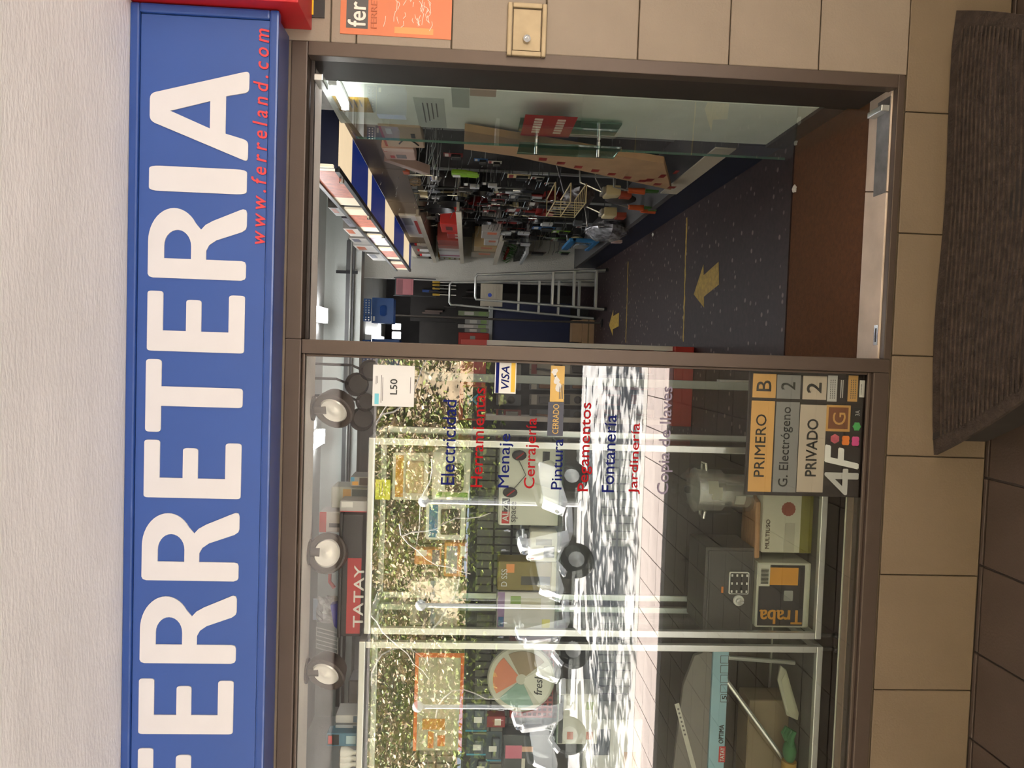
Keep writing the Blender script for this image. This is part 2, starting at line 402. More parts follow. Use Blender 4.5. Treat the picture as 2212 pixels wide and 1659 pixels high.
def scooter(x, lab, first=None):
    if first is not None:
        c = copy_tree(first); c.location.x = x; c['label'] = lab; return c
    t = thing('scooter', lab, 'scooter', (x, -8.7, -.1), .95, 'white scooters parked across the road')
    b = MB()   # all parts in the scooter's own frame: +y is forward (towards the shop)
    b.prism([(-.70, .50), (-.80, .78), (-.55, .79), (-.15, .72), (-.02, .40), (-.14, .36), (-.45, .44)], 'x', -.17, .17)
    b.build('rear_body', m_wpaint, t, bevel=.03, local=True)
    MB().box(-.17, .17, -.05, .36, .30, .37).build('footboard', m_wpaint, t, bevel=.015, local=True)
    MB().prism([(.28, .34), (.44, .36), (.57, .95), (.44, .98)], 'x', -.10, .10).build('steering_column', m_wpaint, t, bevel=.02, local=True)
    MB().prism([(.40, .40), (.60, .98), (.66, .95), (.62, .6), (.52, .36)], 'x', -.24, .24).build('leg_shield', m_wpaint, t, bevel=.04, local=True)
    MB().prism([(-.78, .79), (-.5, .86), (-.18, .80), (-.16, .72), (-.55, .78)], 'x', -.15, .15).build('seat', m_black, t, bevel=.03, smooth=True, local=True)
    for y in (.72, -.62):
        w = MB().lathe([(.12, -.05), (.23, -.055), (.26, -.03), (.26, .03), (.23, .055), (.12, .05)], (0, y, .26), 'x', 22).build('wheel', m_rub, t, smooth=True, local=True)
        MB().lathe([(.02, -.06), (.12, -.05), (.12, .05), (.02, .06)], (0, y, .26), 'x', 12).build('hub', m_alu, w, local=True)
    MB().tube([(0, .72, .26), (0, .60, .62), (0, .50, 1.0)], .03).build('fork', m_alu, t, smooth=True, local=True)
    MB().prism([(.50, .44), (.78, .58), (.96, .44), (.92, .40), (.76, .53), (.54, .42)], 'x', -.09, .09).build('front_mudguard', m_wpaint, t, bevel=.03, smooth=True, local=True)
    MB().tube([(-.34, .38, 1.06), (-.12, .46, 1.03), (.12, .46, 1.03), (.34, .38, 1.06)], .017).build('handlebar', m_alu, t, smooth=True, local=True)
    MB().prism([(.36, .98), (.42, 1.12), (.60, 1.06), (.62, .95)], 'x', -.15, .15).build('headset', m_wpaint, t, bevel=.04, smooth=True, local=True)
    MB().ball((0, .62, 1.0), .07, .04, .06).build('headlamp', m_mirr, t, smooth=True, local=True)
    for s in (-1, 1):
        w = MB().tube([(s*.26, .40, 1.05), (s*.33, .46, 1.22), (s*.36, .46, 1.25)], .008).build('mirror_stalk', m_black, t, local=True)
        MB().ball((s*.38, .45, 1.29), .07, .015, .05).build('mirror', m_mirr, w, smooth=True, local=True)
        MB().tube([(s*.34, .38, 1.06), (s*.44, .34, 1.06)], .022).build('grip', m_black, t, local=True)
    MB().ball((0, -.80, .68), .08, .03, .05).build('tail_lamp', m_redlens, t, smooth=True, local=True)
    return t
sx = [P(1110, py, 8.7).x for py in (1110, 1300, 1480, 1680)]
s0 = scooter(sx[0], 'white scooter across the road, nearest the shop door in the window')
scooter(sx[1], 'white scooter across the road, second from the shop door', s0)
scooter(sx[2], 'white scooter across the road, third from the shop door', s0)
scooter(sx[3], 'white scooter across the road, farthest from the shop door', s0)

# ------------------------------------------------------------------ street trees (their crowns shade the road)
m_bark = M('bark', (.2, .16, .12), .9, var=.3)
m_leafg = M('tree_leaf', (.10, .16, .04), .6, var=.4)
for k, (x, y) in enumerate(((-9.9, -6.6), (-7.5, -7.0), (-5.3, -6.5))):
    t = thing('street_tree', ('leafy street tree shading the road, farthest from the shop door', 'leafy street tree shading the road, middle of three', 'leafy street tree shading the road, nearest the shop door')[k], 'tree', (x, y, -.1), 0, 'street trees along the road')
    MB().tube([(x, y, -.1), (x+.03, y, 1.5), (x-.02, y, 3.6), (x, y, 5.4)], [.13, .11, .09, .05]).build('trunk', m_bark, t, smooth=True)
    for a in range(5):
        b = a*1.3+k; MB().tube([(x, y, 3.6+.2*a), (x+math.cos(b)*.8, y+math.sin(b)*.7, 4.4+.2*a), (x+math.cos(b)*1.9, y+math.sin(b)*1.3, 4.9+.2*a)], [.05, .03, .015], 6).build('branch', m_bark, t, smooth=True)
    r = np.random.default_rng(90+k); n = 600; u = r.normal(size=(n, 3)); u /= np.linalg.norm(u, axis=1)[:, None]; u *= r.random(n)[:, None]**.4; wide = r.random(n) < .6
    cl = r.normal(size=(26, 3))*np.array([1.25, .72, .45]); idx = r.integers(0, 26, n)
    c = np.array([x, y, 5.1])+np.where(wide[:, None], u*np.array([2.3, 1.75, .8]), cl[idx]+u*np.array([.50, .42, .35]))
    a = r.normal(size=(n, 3)); a /= np.linalg.norm(a, axis=1)[:, None]; b = r.normal(size=(n, 3)); b -= a*(a*b).sum(1)[:, None]; b /= np.linalg.norm(b, axis=1)[:, None]
    L_ = .125; v = np.stack([c-a*L_, c+b*L_*.6, c+a*L_, c-b*L_*.6], 1).reshape(-1, 3)
    me = bpy.data.meshes.new('crown'); me.from_pydata(v.tolist(), [], [(4*i, 4*i+1, 4*i+2, 4*i+3) for i in range(n)]); me.materials.append(m_leafg)
    o = bpy.data.objects.new('crown', me); COL.objects.link(o); o.parent = t; o.location = (-x, -y, .1); stuff(o)

# ------------------------------------------------------------------ shop shell
FZ = .39
flo = struct(MB().box(-3.2, 1.46, .83, 8.8, FZ-.05, FZ).build('floor_shop', m_floor))
struct(MB().box(-3.2, -.03, .06, .83, .30, FZ-.001).build('floor_window_bay', M('bay_floor', (.055, .04, .037), .5, var=.1)))
m_wallg = M('shop_wall', (.50, .53, .50), .7, var=.05, scale=3, bump=.15, bscale=60)
m_wallw = M('shop_wall_cream', (.58, .56, .50), .8, var=.04, scale=4, bump=.4, bscale=70)
struct(MB().box(1.40, 1.5, .2, 8.8, FZ-.05, 3.1).build('wall_right', m_wallw))
struct(MB().box(-3.3, -3.2, 0, 8.8, 0, 3.1).build('wall_left', m_wallg))
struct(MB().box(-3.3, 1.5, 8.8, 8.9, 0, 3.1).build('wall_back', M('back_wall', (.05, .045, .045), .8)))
struct(MB().box(-3.3, 1.5, .26, 8.9, 3.05, 3.15).build('ceiling_shop', M('shop_ceiling', (.62, .62, .60), .8, var=.03)))
m_soff = M('soffit_beige', (.88, .80, .72), .75, var=.06, scale=6, bump=.2, bscale=60)
struct(MB().box(-3.3, 1.5, .06, .26, 2.375, 3.1).build('trim_soffit', m_soff))

# storefront frame
win = struct(MB().box(-3.0, .0224, .0, .09, 2.372, 2.425).build('window_1', m_frame, bevel=.004)); win['label'] = 'brown metal shop window frame'
def fr(name, x0, x1, y0, y1, z0, z1, m=m_frame, bev=.004): 
    o = MB().box(x0, x1, y0, y1, z0, z1).build(name, m, bevel=bev); o.parent = win; return o
fr('mullion', -.0244, .0224, -.002, .09, .362, 2.371)
fr('sill_rail', -3.0, -.0246, .0, .09, .362, .418)
fr('glazing_bead', -3.0, -.0246, .012, .022, .418, .432); fr('sill_ledge', -3.0, -.03, .092, .134, .38, .42, M('ledge_brown', (.26, .19, .14), .5, var=.06)); fr('sill_trim', -3.0, -.03, .1345, .140, .38, .424, m_alu)
fr('glazing_bead', -.034, -.0246, .012, .022, .432, 2.36)
fr('glazing_bead', -3.0, -.0246, .012, .022, 2.36, 2.371)
gp_ = MB()
gp_.box(-3.0, -.0246, .028, .036, .42, 2.371); gp_.mi = [1, 1, 0, 1, 1, 1]
pane = gp_.build('pane', [m_glassf, m_glassc], win)
door = struct(MB().box(.0226, .992, .0, .14, 2.372, 2.425).build('door_1', m_frame, bevel=.004)); door['label'] = 'brown metal door frame of the hardware shop'
def dr(name, x0, x1, y0, y1, z0, z1, m=m_frame): 
    o = MB().box(x0, x1, y0, y1, z0, z1).build(name, m, bevel=.003); o.parent = door; return o
dr('jamb', .947, .992, 0, .05, .386, 2.371)
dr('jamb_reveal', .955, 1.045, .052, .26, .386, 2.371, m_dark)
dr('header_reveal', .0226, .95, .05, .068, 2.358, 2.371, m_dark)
dr('threshold_rail', .0226, .992, 0, .03, .362, .386)
struct(MB().box(1.046, 1.40, .2, .26, FZ, 2.4).build('wall_return', m_wallg))
struct(MB().box(1.0, 1.12, .262, .93, FZ-.05, 2.42).build('wall_side', M('side_wall_green_grey', (.74, .78, .72), .7, var=.05, bump=.1)))
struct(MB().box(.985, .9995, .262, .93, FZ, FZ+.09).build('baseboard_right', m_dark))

struct(MB().box(-9.2, -9, -4.04, .2, 0, 2.87).build('wall_sky_block_left', m_tile_shade)); struct(MB().box(9, 9.2, -4.04, .2, 0, 2.87).build('wall_sky_block_right', m_tile_shade))  # unseen end walls, added to shut sky light out of the arcade
# interior lamps: pairs of fluorescent tubes under the ceiling
m_fix = M('lamp_white', (.8, .8, .8), .5, var=0)
def tube_lamp(x, y0, y1, lab, z=2.995):
    t = thing('tube_lamp', lab, 'ceiling lamp', (x, (y0+y1)/2, 3.05), 0, 'fluorescent lamps on the shop ceiling')
    MB().box(x-.06, x+.06, y0, y1, z+.025, 3.049).build('housing', m_fix, t, bevel=.004)
    for s in (-.045, .045): MB().tube([(x+s, y0+.03, z), (x+s, y1-.03, z)], .017, 10).build('tube', m_tube, t, smooth=True)
    for y in (y0+.015, y1-.015): MB().box(x-.06, x+.06, y-.015, y+.015, z-.02, z+.03).build('end_cap', m_fix, t)
tube_lamp(P(715, 683, 3.8).x, 2.4, 3.8, 'twin tube lamp on the ceiling above the shop aisle, nearest the door')
tube_lamp(P(712, 942, 3.8).x, 2.4, 3.8, 'twin tube lamp on the ceiling behind the shop window')
tube_lamp(.62, 4.3, 5.7, 'twin tube lamp on the ceiling beside the backlit panels')
tube_lamp(.1, 6.6, 8.0, 'twin tube lamp on the ceiling at the back of the shop')
t = thing('wall_tube', 'short lit tube lamp on the side wall above the open glass door', 'lamp', (.99, .45, 2.36))
MB().box(.984, .9995, .29, .60, 2.33, 2.36).build('housing', m_fix, t, bevel=.003); MB().tube([(.965, .31, 2.345), (.965, .585, 2.345)], .013, 10).build('tube', m_tube, t, smooth=True)
for y in (.30, .595): MB().box(.955, .9838, y-.008, y+.008, 2.33, 2.36).build('socket', m_fix, t)
# ------------------------------------------------------------------ the blue shop sign
m_blue = M('sign_blue', (.035, .085, .30), .38, var=.04, scale=3)
m_blued = M('sign_frame_blue', (.022, .065, .26), .3, var=.05, coat=.3)
m_letter = M('letter_white', (.62, .60, .60), .5, var=.02)
m_redp = M('sign_red', (.50, .015, .02), .45, var=.05)
m_redl = M('letter_red', (.62, .045, .05), .5, var=0)
SY = -.15
sx0, sx1, sz0, sz1 = -2.6, 1.02, 2.428, ZC-.001
sg = thing('shop_sign', 'long blue hardware shop sign with big white letters under the plaster ceiling', 'sign', ((sx0+sx1)/2, -.07, sz0))
MB().box(sx0+.02, sx1-.02, SY+.02, -.001, sz0+.004, sz1-.004).build('body', m_blued, sg)
MB().box(sx0+.03, sx1-.03, SY+.010, SY+.019, sz0+.03, sz1-.03).build('face', m_blue, sg)
MB().box(sx0, sx1, SY, SY+.03, sz0, sz0+.028).build('frame', m_blued, sg, bevel=.006)
MB().box(sx0, sx1, SY, SY+.03, sz1-.028, sz1).build('frame', m_blued, sg, bevel=.006)
MB().box(sx1-.028, sx1, SY, SY+.03, sz0+.028, sz1-.028).build('frame', m_blued, sg, bevel=.006)
MB().box(sx0, sx0+.028, SY, SY+.03, sz0+.028, sz1-.028).build('frame', m_blued, sg, bevel=.006)
def arc(cx, cz, rx, rz, a0, a1, n=14): return [(cx+rx*math.cos(a0+(a1-a0)*i/n), cz+rz*math.sin(a0+(a1-a0)*i/n)) for i in range(n+1)]
def glyph(ch):
    r = .045
    if ch == 'I': return [round_poly([(0, 0), (1, 0), (1, 1), (0, 1)], .12)], None
    if ch == 'E': return [round_poly([(0, 0), (.97, 0), (.97, .165), (.345, .165, 0), (.345, .447, 0), (.87, .447), (.87, .603), (.345, .603, 0), (.345, .84, 0), (1, .84), (1, 1), (0, 1)], r)], None
    if ch == 'F': return [round_poly([(0, 0), (.36, 0), (.36, .44, 0), (.88, .44), (.88, .60, .06), (.36, .60, 0), (.36, .84, 0), (1, .84), (1, 1), (0, 1)], r)], None
    if ch == 'T': return [round_poly([(.36, 0), (.63, 0), (.63, .84, 0), (1, .84), (1, 1), (0, 1), (0, .84), (.36, .84, 0)], r)], None
    if ch == 'A': return [round_poly([(0, 0), (.235, 0), (.30, .233, 0), (.71, .233, 0), (.765, 0), (1, 0), (.70, 1, .06), (.40, 1, .06)], .05), [(.348, .392), (.648, .392), (.52, .794)]], None
    if ch == 'R':
        o = round_poly([(0, 0), (.275, 0), (.275, .40, 0)], .05)
        o = [(0, .05), (.02, .012), (.05, 0), (.225, 0), (.262, .012), (.275, .045), (.275, .41)]
        o += [(.40, .41), (.48, .38), (.55, .31), (.68, .05), (.72, .01), (.76, 0), (.95, 0), (.99, .012), (1, .04), (.985, .07), (.82, .345), (.76, .42), (.69, .465)]
        o += arc(.50, .735, .475, .265, -.95, PI/2, 18)[0:] + [(.05, 1), (.015, .985), (0, .95)]
        h = [(.275, .563), (.42, .563)] + arc(.45, .70, .225, .137, -PI/2, PI/2, 14) + [(.275, .837)]
        return [o, h], None
letters = [('A', 321.5, 536, 145.6, 343.8), ('I', 320, 532, 360.8, 415), ('R', 318, 531, 446.8, 602.5), ('E', 316, 527, 631, 760.5), ('T', 312.5, 523, 778.5, 935.4), ('E', 309, 519.6, 952.7, 1077),
           ('R', 304.5, 515, 1107, 1256), ('R', 300.5, 509, 1287, 1435), ('E', 297.5, 502.5, 1468.6, 1588), ('F', 295.5, 500, 1619, 1738)]
for ch, a, b, c, d in letters:
    x0, x1, z0, z1 = rect(a, b, c, d, SY)
    loops, _ = glyph(ch)
    curve_mesh('letter', [[(x0+u*(x1-x0), z0+w*(z1-z0)) for u, w in lp] for lp in loops], .004, m_letter, sg, SY+.006)
text_px('web_address', 'www.ferreland.com', 545, 577, 62, 527, SY+.007, m_redl, sg, bold=.022, shear=.22, spacing=1.45)
# red box of the next sign
rb = thing('red_sign_box', 'red sign box at the right end of the blue sign', 'sign', (1.12, -.1, 2.40))
MB().box(1.025, 1.6, -.20, -.001, 2.36, 2.871).build('body', m_redp, rb, bevel=.004)
MB().box(1.05, 1.575, -.206, -.199, 2.385, 2.85).build('face', m_letter, rb, bevel=.002)

# ------------------------------------------------------------------ stickers and box on the tiled wall
m_orange = M('orange_vinyl', (.62, .175, .075), .4, var=.05)
m_orange2 = M('orange_light', (.85, .30, .10), .4, var=.03)
m_dgrey = M('dark_grey_print', (.085, .08, .08), .5, var=.03)
m_ink = M('black_ink', (.012, .012, .012), .5, var=0)
m_paper = M('white_paper', (.66, .66, .64), .6, var=.02)
m_scr = M('white_scribble', (.85, .72, .62), .6, var=.05)
def panel(name, px0, px1, py0, py1, y, t, m, parent=None, bevel=.0):
    x0, x1, z0, z1 = rect(px0, px1, py0, py1, y)
    return MB().box(x0, x1, y, y+t, z0, z1).build(name, m, parent, bevel=bevel)
def sheet_thing(name, lab, cat, px, py, y, group=None):
    p = P(px, py, y); return thing(name, lab, cat, (p.x, p.y, p.z), 0, group)
t = sheet_thing('orange_sticker', 'orange shop sticker with a dark name block on the beige tiles', 'sticker', 856, 20, 0)
panel('sheet', 736, 976.5, -70, 79, -.003, .003, m_orange, t)
panel('name_block', 749, 796, -66, 61, -.0036, .001, m_dgrey, t)
text_px('name_lettering', 'fer', 752, 790, 4, 57, -.0044, m_scr, t, bold=.03)
text_px('small_lettering', 'FERRETERIA', 802, 815, -60, 61, -.0044, M('dark_orange', (.45, .12, .05), .5, var=0), t)
panel('light_band', 852, 936, 60, 74, -.0036, .001, m_orange2, t)
sc = MB(); r = random.Random(4)
for k in range(46):
    px, py = r.uniform(832, 936), r.uniform(-50, 52-abs(r.gauss(0, 6))); l = r.uniform(8, 26)
    p, q = P(px, py, -.0042), P(px+r.uniform(-6, 6), py+l, -.0042)
    sc.tube([p, (p+q)/2+Vector((r.uniform(-.004, .004), 0, r.uniform(-.008, .008))), q], .0011, 4)
stuff(sc.build('white_scribble', m_scr, t))
t = sheet_thing('yellow_notice', 'black sign with a yellow plate beside the red sign box', 'sign', 640, 0, 0)
panel('backing', 520, 702, -80, 33, -.006, .006, m_black, t)
panel('plate', 590, 678, -60, 29, -.008, .002, M('yellow_plate', (.80, .46, .01), .4, var=.04), t, bevel=.0008)
b_ = MB()
for k, (a, c, d, w) in enumerate(((612, 2, 16, 4), (622, -4, 15, 3), (632, 0, 12, 5), (648, -8, 18, 2), (656, -8, 18, 2), (602, -2, 8, 3))):
    x0, x1, z0, z1 = rect(a, a+w, c, d, -.0086); b_.box(x0, x1, -.0086, -.008, z0, z1)
b_.build('print_mark', m_ink, t)
t = sheet_thing('meter_box', 'small beige metal service box with a round lock on the wall tiles', 'service box', 1138, 64, 0)
m_brass = M('aged_beige_metal', (.36, .28, .17), .45, metal=.3, var=.15, scale=14)
x0, x1, z0, z1 = rect(1096, 1181, 6, 121, -.012)
for (a, b, c, d) in ((x0, x1, z0, z0+.016), (x0, x1, z1-.016, z1), (x0, x0+.016, z0+.016, z1-.016), (x1-.016, x1, z0+.016, z1-.016)):
    MB().box(a, b, -.014, 0, c, d).build('frame', m_brass, t, bevel=.004)
dd = MB().box(x0+.019, x1-.019, -.008, 0, z0+.019, z1-.019).build('door', m_brass, t, bevel=.002)
p = P(1138, 85, -.01)
MB().lathe([(.013, -.016), (.012, -.019), (.006, -.019), (.006, -.015)], (p.x, 0, p.z), 'y', 20).build('lock', m_chrome, dd, smooth=True)

# ------------------------------------------------------------------ step with brown mat, threshold, doormat
m_mat = M('brown_ribbed_mat', (.052, .036, .027), .95, var=.35, scale=30, bump=.6, bscale=120)
m_stepm = M('step_shade_dark', (.03, .024, .02), .9, var=.2)  # shade below the mat edge put into the step colour
XC, XR, YR = .455, .76, .82
def half_oval(rx, ry, y0, n=40, x0=XC, e=2.6):
    return [(x0+rx*math.cos(PI*i/n), y0-ry*(1-abs(math.cos(PI*i/n))**2.2)) for i in range(n+1)]
t = thing('door_step', 'half round step, darkened for shade, in front of the shop door', 'step', (XC, -.1, 0))
MB().prism(half_oval(XR-.05, YR-.05, -.002), 'z', 0, .197).build('block', m_stepm, t, bevel=.008)
mt = thing('step_mat', 'worn brown half round mat covering the door step', 'mat', (XC, -.1, .2))
tm = MB(); nr, na = 22, 72
def mz(x, y, k):
    return .206+.006*math.sin(x*7+1)+.004*math.sin(y*11+x*5)-.035*max(0, k-.86)**1*(3.0+math.sin(x*9))*.6
rows = []
for j in range(nr+1):
    k = j/nr; ring = half_oval(XR*k, YR*k, -.004, na)
    rows.append([tm.v.append((x, y, mz(x, y, k))) or len(tm.v)-1 for x, y in ring])
nb = len(tm.v); tm.v += [(x, y, z-.012) for x, y, z in tm.v]
for j in range(nr):
    for i in range(na):
        a, b, c, d = rows[j][i], rows[j][i+1], rows[j+1][i+1], rows[j+1][i]
        tm.f += [(a, b, c, d), (d+nb, c+nb, b+nb, a+nb)]; tm.mi += [0, 0]
for i in range(na): a, b = rows[nr][i], rows[nr][i+1]; tm.f.append((a, b, b+nb, a+nb)); tm.mi.append(0)
tm.build('mat_sheet', m_mat, mt, smooth=True)
rb_ = MB()
for i in range(34):      # raised ribs across the mat
    y = -.05-.022*i; hw = XR*(max(0, 1-(-.004-y)/YR))**(1/2.2)*.93
    pts = [(XC-hw+2*hw*k/24, y, 0) for k in range(25)]
    pts = [(x, yy, mz(x, yy, min(1, max(abs((x-XC)/XR), (-.004-yy)/YR)))+.001) for x, yy, _ in pts]
    rb_.tube(pts, .0042, 5)
rb_.build('rib', m_mat, mt, smooth=True)

m_stone = M('threshold_stone', (.60, .49, .40), .55, var=.12, scale=9, bump=.1)
m_coir = M('coir_brown', (.115, .042, .014), .95, var=.18, scale=60, bump=.5, bscale=300)
th = thing('threshold_slab', 'pale stone threshold slab inside the shop door', 'threshold', (.5, .1, FZ-.02))
a = MB().prism([(.0226, .03), (.60, .03), (.63, .175), (.0226, .175)], 'z', FZ-.03, FZ+.002).build('slab', m_stone, th, bevel=.003)
MB().prism([(.603, .03), (1.02, .03), (1.02, .175), (.633, .175)], 'z', FZ-.03, FZ+.0015).build('slab', m_stone, th, bevel=.003)
MB().box(.60, .93, .031, .11, FZ+.002, FZ+.005).build('floor_plate', M('zinc_plate', (.22, .21, .21), .4, metal=.6, var=.25, scale=20), th)
p0 = PZ(1894, 724, FZ)
lk = MB(); lk.box(p0.x-.035, p0.x+.035, p0.y-.012, p0.y+.012, FZ+.002, FZ+.0045); lk = lk.build('lock_plate', m_chrome, th)
MB().box(p0.x-.024, p0.x+.024, p0.y-.004, p0.y+.004, FZ+.0045, FZ+.005).build('slot', m_ink, lk)
t = thing('doormat', 'rust brown sunken doormat inside the shop door', 'doormat', (.48, .5, FZ-.03))
MB().box(.0226, 1.03, .178, .826, FZ-.04, FZ-.004).build('pile', m_coir, t, bevel=.003)
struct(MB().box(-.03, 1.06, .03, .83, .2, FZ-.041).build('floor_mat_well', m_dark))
m_crumb = M('paper_scrap', (.7, .68, .64), .7, var=.1)
for k, (px, py, s, zz) in enumerate(((1720, 408, .018, FZ-.003), (1722, 308, .013, FZ-.003), (1412, 507, .016, FZ+.001))):
    p = PZ(px, py, zz); b_ = MB().ball((p.x, p.y, p.z+s*.45), s, s*.8, s*.45, 9, 6)
    rr = random.Random(k); b_.v = [(v[0]+rr.uniform(-.003, .003), v[1]+rr.uniform(-.003, .003), max(p.z+.0005, v[2]+rr.uniform(-.003, .003))) for v in b_.v]
    tag(b_.build('paper_scrap', m_crumb), ('crumpled white paper scrap on the brown doormat', 'white paper scrap at the edge of the doormat under the glass door', 'white paper scrap on the dark shop floor')[k], 'litter')

# ------------------------------------------------------------------ open glass door leaf
m_leaf = glass_mat('door_glass', (.95, .98, .96), 1.15, haze=.04)
m_leafedge = M('glass_edge_green', (.10, .22, .16), .2, var=.1)
gl = thing('glass_door', 'open frameless glass door swung into the shop', 'door', (.93, .05, FZ))
LX = .925; m_leafc = clear_mat('door_glass_body', (.97, .99, .975))
def lx(y): return .884+(y-.06)/.835*.041
lf = MB().add([(lx(y)+d, y, z) for z in (FZ+.012, 2.345) for y in (.06, .893) for d in (0, .009)], [(0, 2, 6, 4), (1, 5, 7, 3), (0, 4, 5, 1), (2, 3, 7, 6), (0, 1, 3, 2), (4, 6, 7, 5)])
lf.mi = [0, 1, 1, 1, 1, 1]
lf.build('pane', [m_leaf, m_leafc], gl)
MB().box(LX-.0005, LX+.0095, .893, .8955, FZ+.012, 2.345).build('pane_edge', m_leafedge, gl)
for z in (FZ+.002, 2.328):
    MB().box(lx(.09)-.006, lx(.09)+.015, .035, .13, z, z+.03).build('pivot_clamp', m_alu, gl, bevel=.003)
m_gh = glass_mat('handle_glass', (.62, .78, .70), 1.5, haze=.12, hazecol=(.12, .25, .19))
hz = [PX(1145, 345, LX).z, PX(1270, 345, LX).z]
for nm, xx in (('handle', LX-.05), ('handle', LX+.05)):
    h = MB().box(xx, xx+.008, .66, .83, hz[1]-.08, hz[0]+.08).build(nm, m_gh, gl, bevel=.001)
    for z in hz:
        MB().tube([(LX-.066 if xx < LX else LX+.009, .76, z), (LX-.001 if xx < LX else LX+.072, .76, z)], .0085, 12).build('standoff', m_chrome, h, smooth=True)
# red push sticker on the leaf: lies in the plane of the leaf
a, b = PX(1135, 247, LX), PX(1228, 297, LX)
y0_, y1_, z0_, z1_ = min(a.y, b.y), max(a.y, b.y), min(a.z, b.z), max(a.z, b.z)
stk = MB().box(LX-.0012, LX-.0002, y0_, y1_, z0_, z1_).build('push_sticker', M('sticker_red', (.42, .01, .015), .45, var=.03), gl)
b_ = MB(); rr = random.Random(9); hzz = z1_-z0_
for row, zz in enumerate((z1_-.36*hzz, z0_+.20*hzz)):
    n = 6
    for k in range(n):
        ya = y0_+(y1_-y0_)*(.14+.72*k/n); yb = ya+(y1_-y0_)*.085
        b_.box(LX-.0016, LX-.0012, ya, yb, zz, zz+.16*hzz)
b_.build('sticker_lettering', m_scr, stk)

# ------------------------------------------------------------------ lettering and stickers on the window
GY = .040; LY = .0262      # stickers inside the pane, cut letters on its outer face
m_lr = M('window_letter_red', (.34, .012, .016), .9, var=0, spec=.08); m_lb = M('window_letter_blue', (.011, .016, .115), .9, var=0, spec=.08)
words = [('Electricidad', 955, 984, 864, 1047, m_lb), ('Herramientas', 1020, 1045, 838, 1052, m_lr), ('Menaje', 1077, 1108, 937, 1053, m_lb), ('Cerrajer\u00eda', 1134, 1164, 903, 1055, m_lr),
         ('Pintura', 1192, 1215, 948, 1057, m_lb), ('Pegamentos', 1251, 1281, 870, 1061, m_lr), ('Fontaner\u00eda', 1303, 1329, 896, 1063, m_lb), ('Jardiner\u00eda', 1361, 1385, 914, 1067, m_lr),
         ('Copia de llaves', 1424, 1455, 835, 1068, M('window_letter_lilac', (.24, .21, .28), .9, var=0, spec=.08))]  # last word is lilac grey
for w, a, b, c, d, m in words:
    o = text_px('window_lettering', w, a, b, c, d, LY, m, None, bold=.012, depth=.001)
    tag(o, '%s word %s lettered on the shop window' % ('red' if m is m_lr else ('blue' if m is m_lb else 'lilac grey'), w), 'lettering', 'trade words on the shop window')
GB = GY; GY = .0264
t = sheet_thing('energy_sticker', 'white square sticker reading L50 at the top of the window', 'sticker', 850, 833, GY)
panel('sheet', 805, 895, 789, 878, GY, .001, m_paper, t)
text_px('number', 'L50', 843, 858, 819, 852, GY-.0006, m_ink, t, bold=.03)
panel('blue_patch', 809, 818, 850, 873, GY-.0006, .0005, M('cyan_print', (.15, .5, .6), .5, var=0), t)
for k, (a, c, d) in enumerate(((823, 810, 870), (826, 815, 866), (812, 812, 830), (815, 812, 828), (886, 815, 850))): panel('text_line', a, a+1.1, c, d, GY-.0006, .0005, m_dgrey, t)
t = sheet_thing('card_sticker', 'white card payment sticker with blue and yellow bars on the window', 'sticker', 1092, 815, GY)
panel('sheet', 1069, 1115, 781, 850, GY, .001, m_paper, t)
panel('blue_bar', 1071, 1078, 783, 849, GY-.0006, .0005, m_lb, t); panel('yellow_bar', 1104, 1113, 782, 847, GY-.0006, .0005, M('bar_yellow', (.72, .45, .04), .5, var=0), t)
text_px('lettering', 'VISA', 1083, 1100, 791, 840, GY-.0006, m_lb, t, bold=.035, shear=.2)
t = sheet_thing('closed_sticker', 'dark CERRADO sticker beside a scuffed gold one on the window', 'sticker', 1200, 866, GY)
panel('closed_plate', 1183, 1217, 869, 942, GY, .001, M('navy_grey', (.055, .06, .09), .5, var=.05), t)
m_gold = M('gold_print', (.60, .38, .10), .45, var=.06)
panel('gold_plate', 1189, 1219, 790, 868, GY-.0002, .001, m_gold, t)
text_px('lettering', 'CERRADO', 1194, 1207, 873, 937, GY-.0006, m_gold, t, bold=.01)
rr = random.Random(3)
for k in range(3):
    c0 = P(1198+k*4, 803+k*17, GY-.0008); pts = [(c0.x+rr.uniform(.006, .02)*math.cos(i), c0.z+rr.uniform(.006, .014)*math.sin(i)) for i in [j*PI/5 for j in range(10)]]
    MB().prism(pts, 'y', GY-.0008, GY-.0004).build('scuff', m_paper, t)
for k in range(3): panel('text_line', 1208+k*3.5, 1209.4+k*3.5, 835-k*3, 862, GY-.0008, .0004, m_dgrey, t)

GY = GB
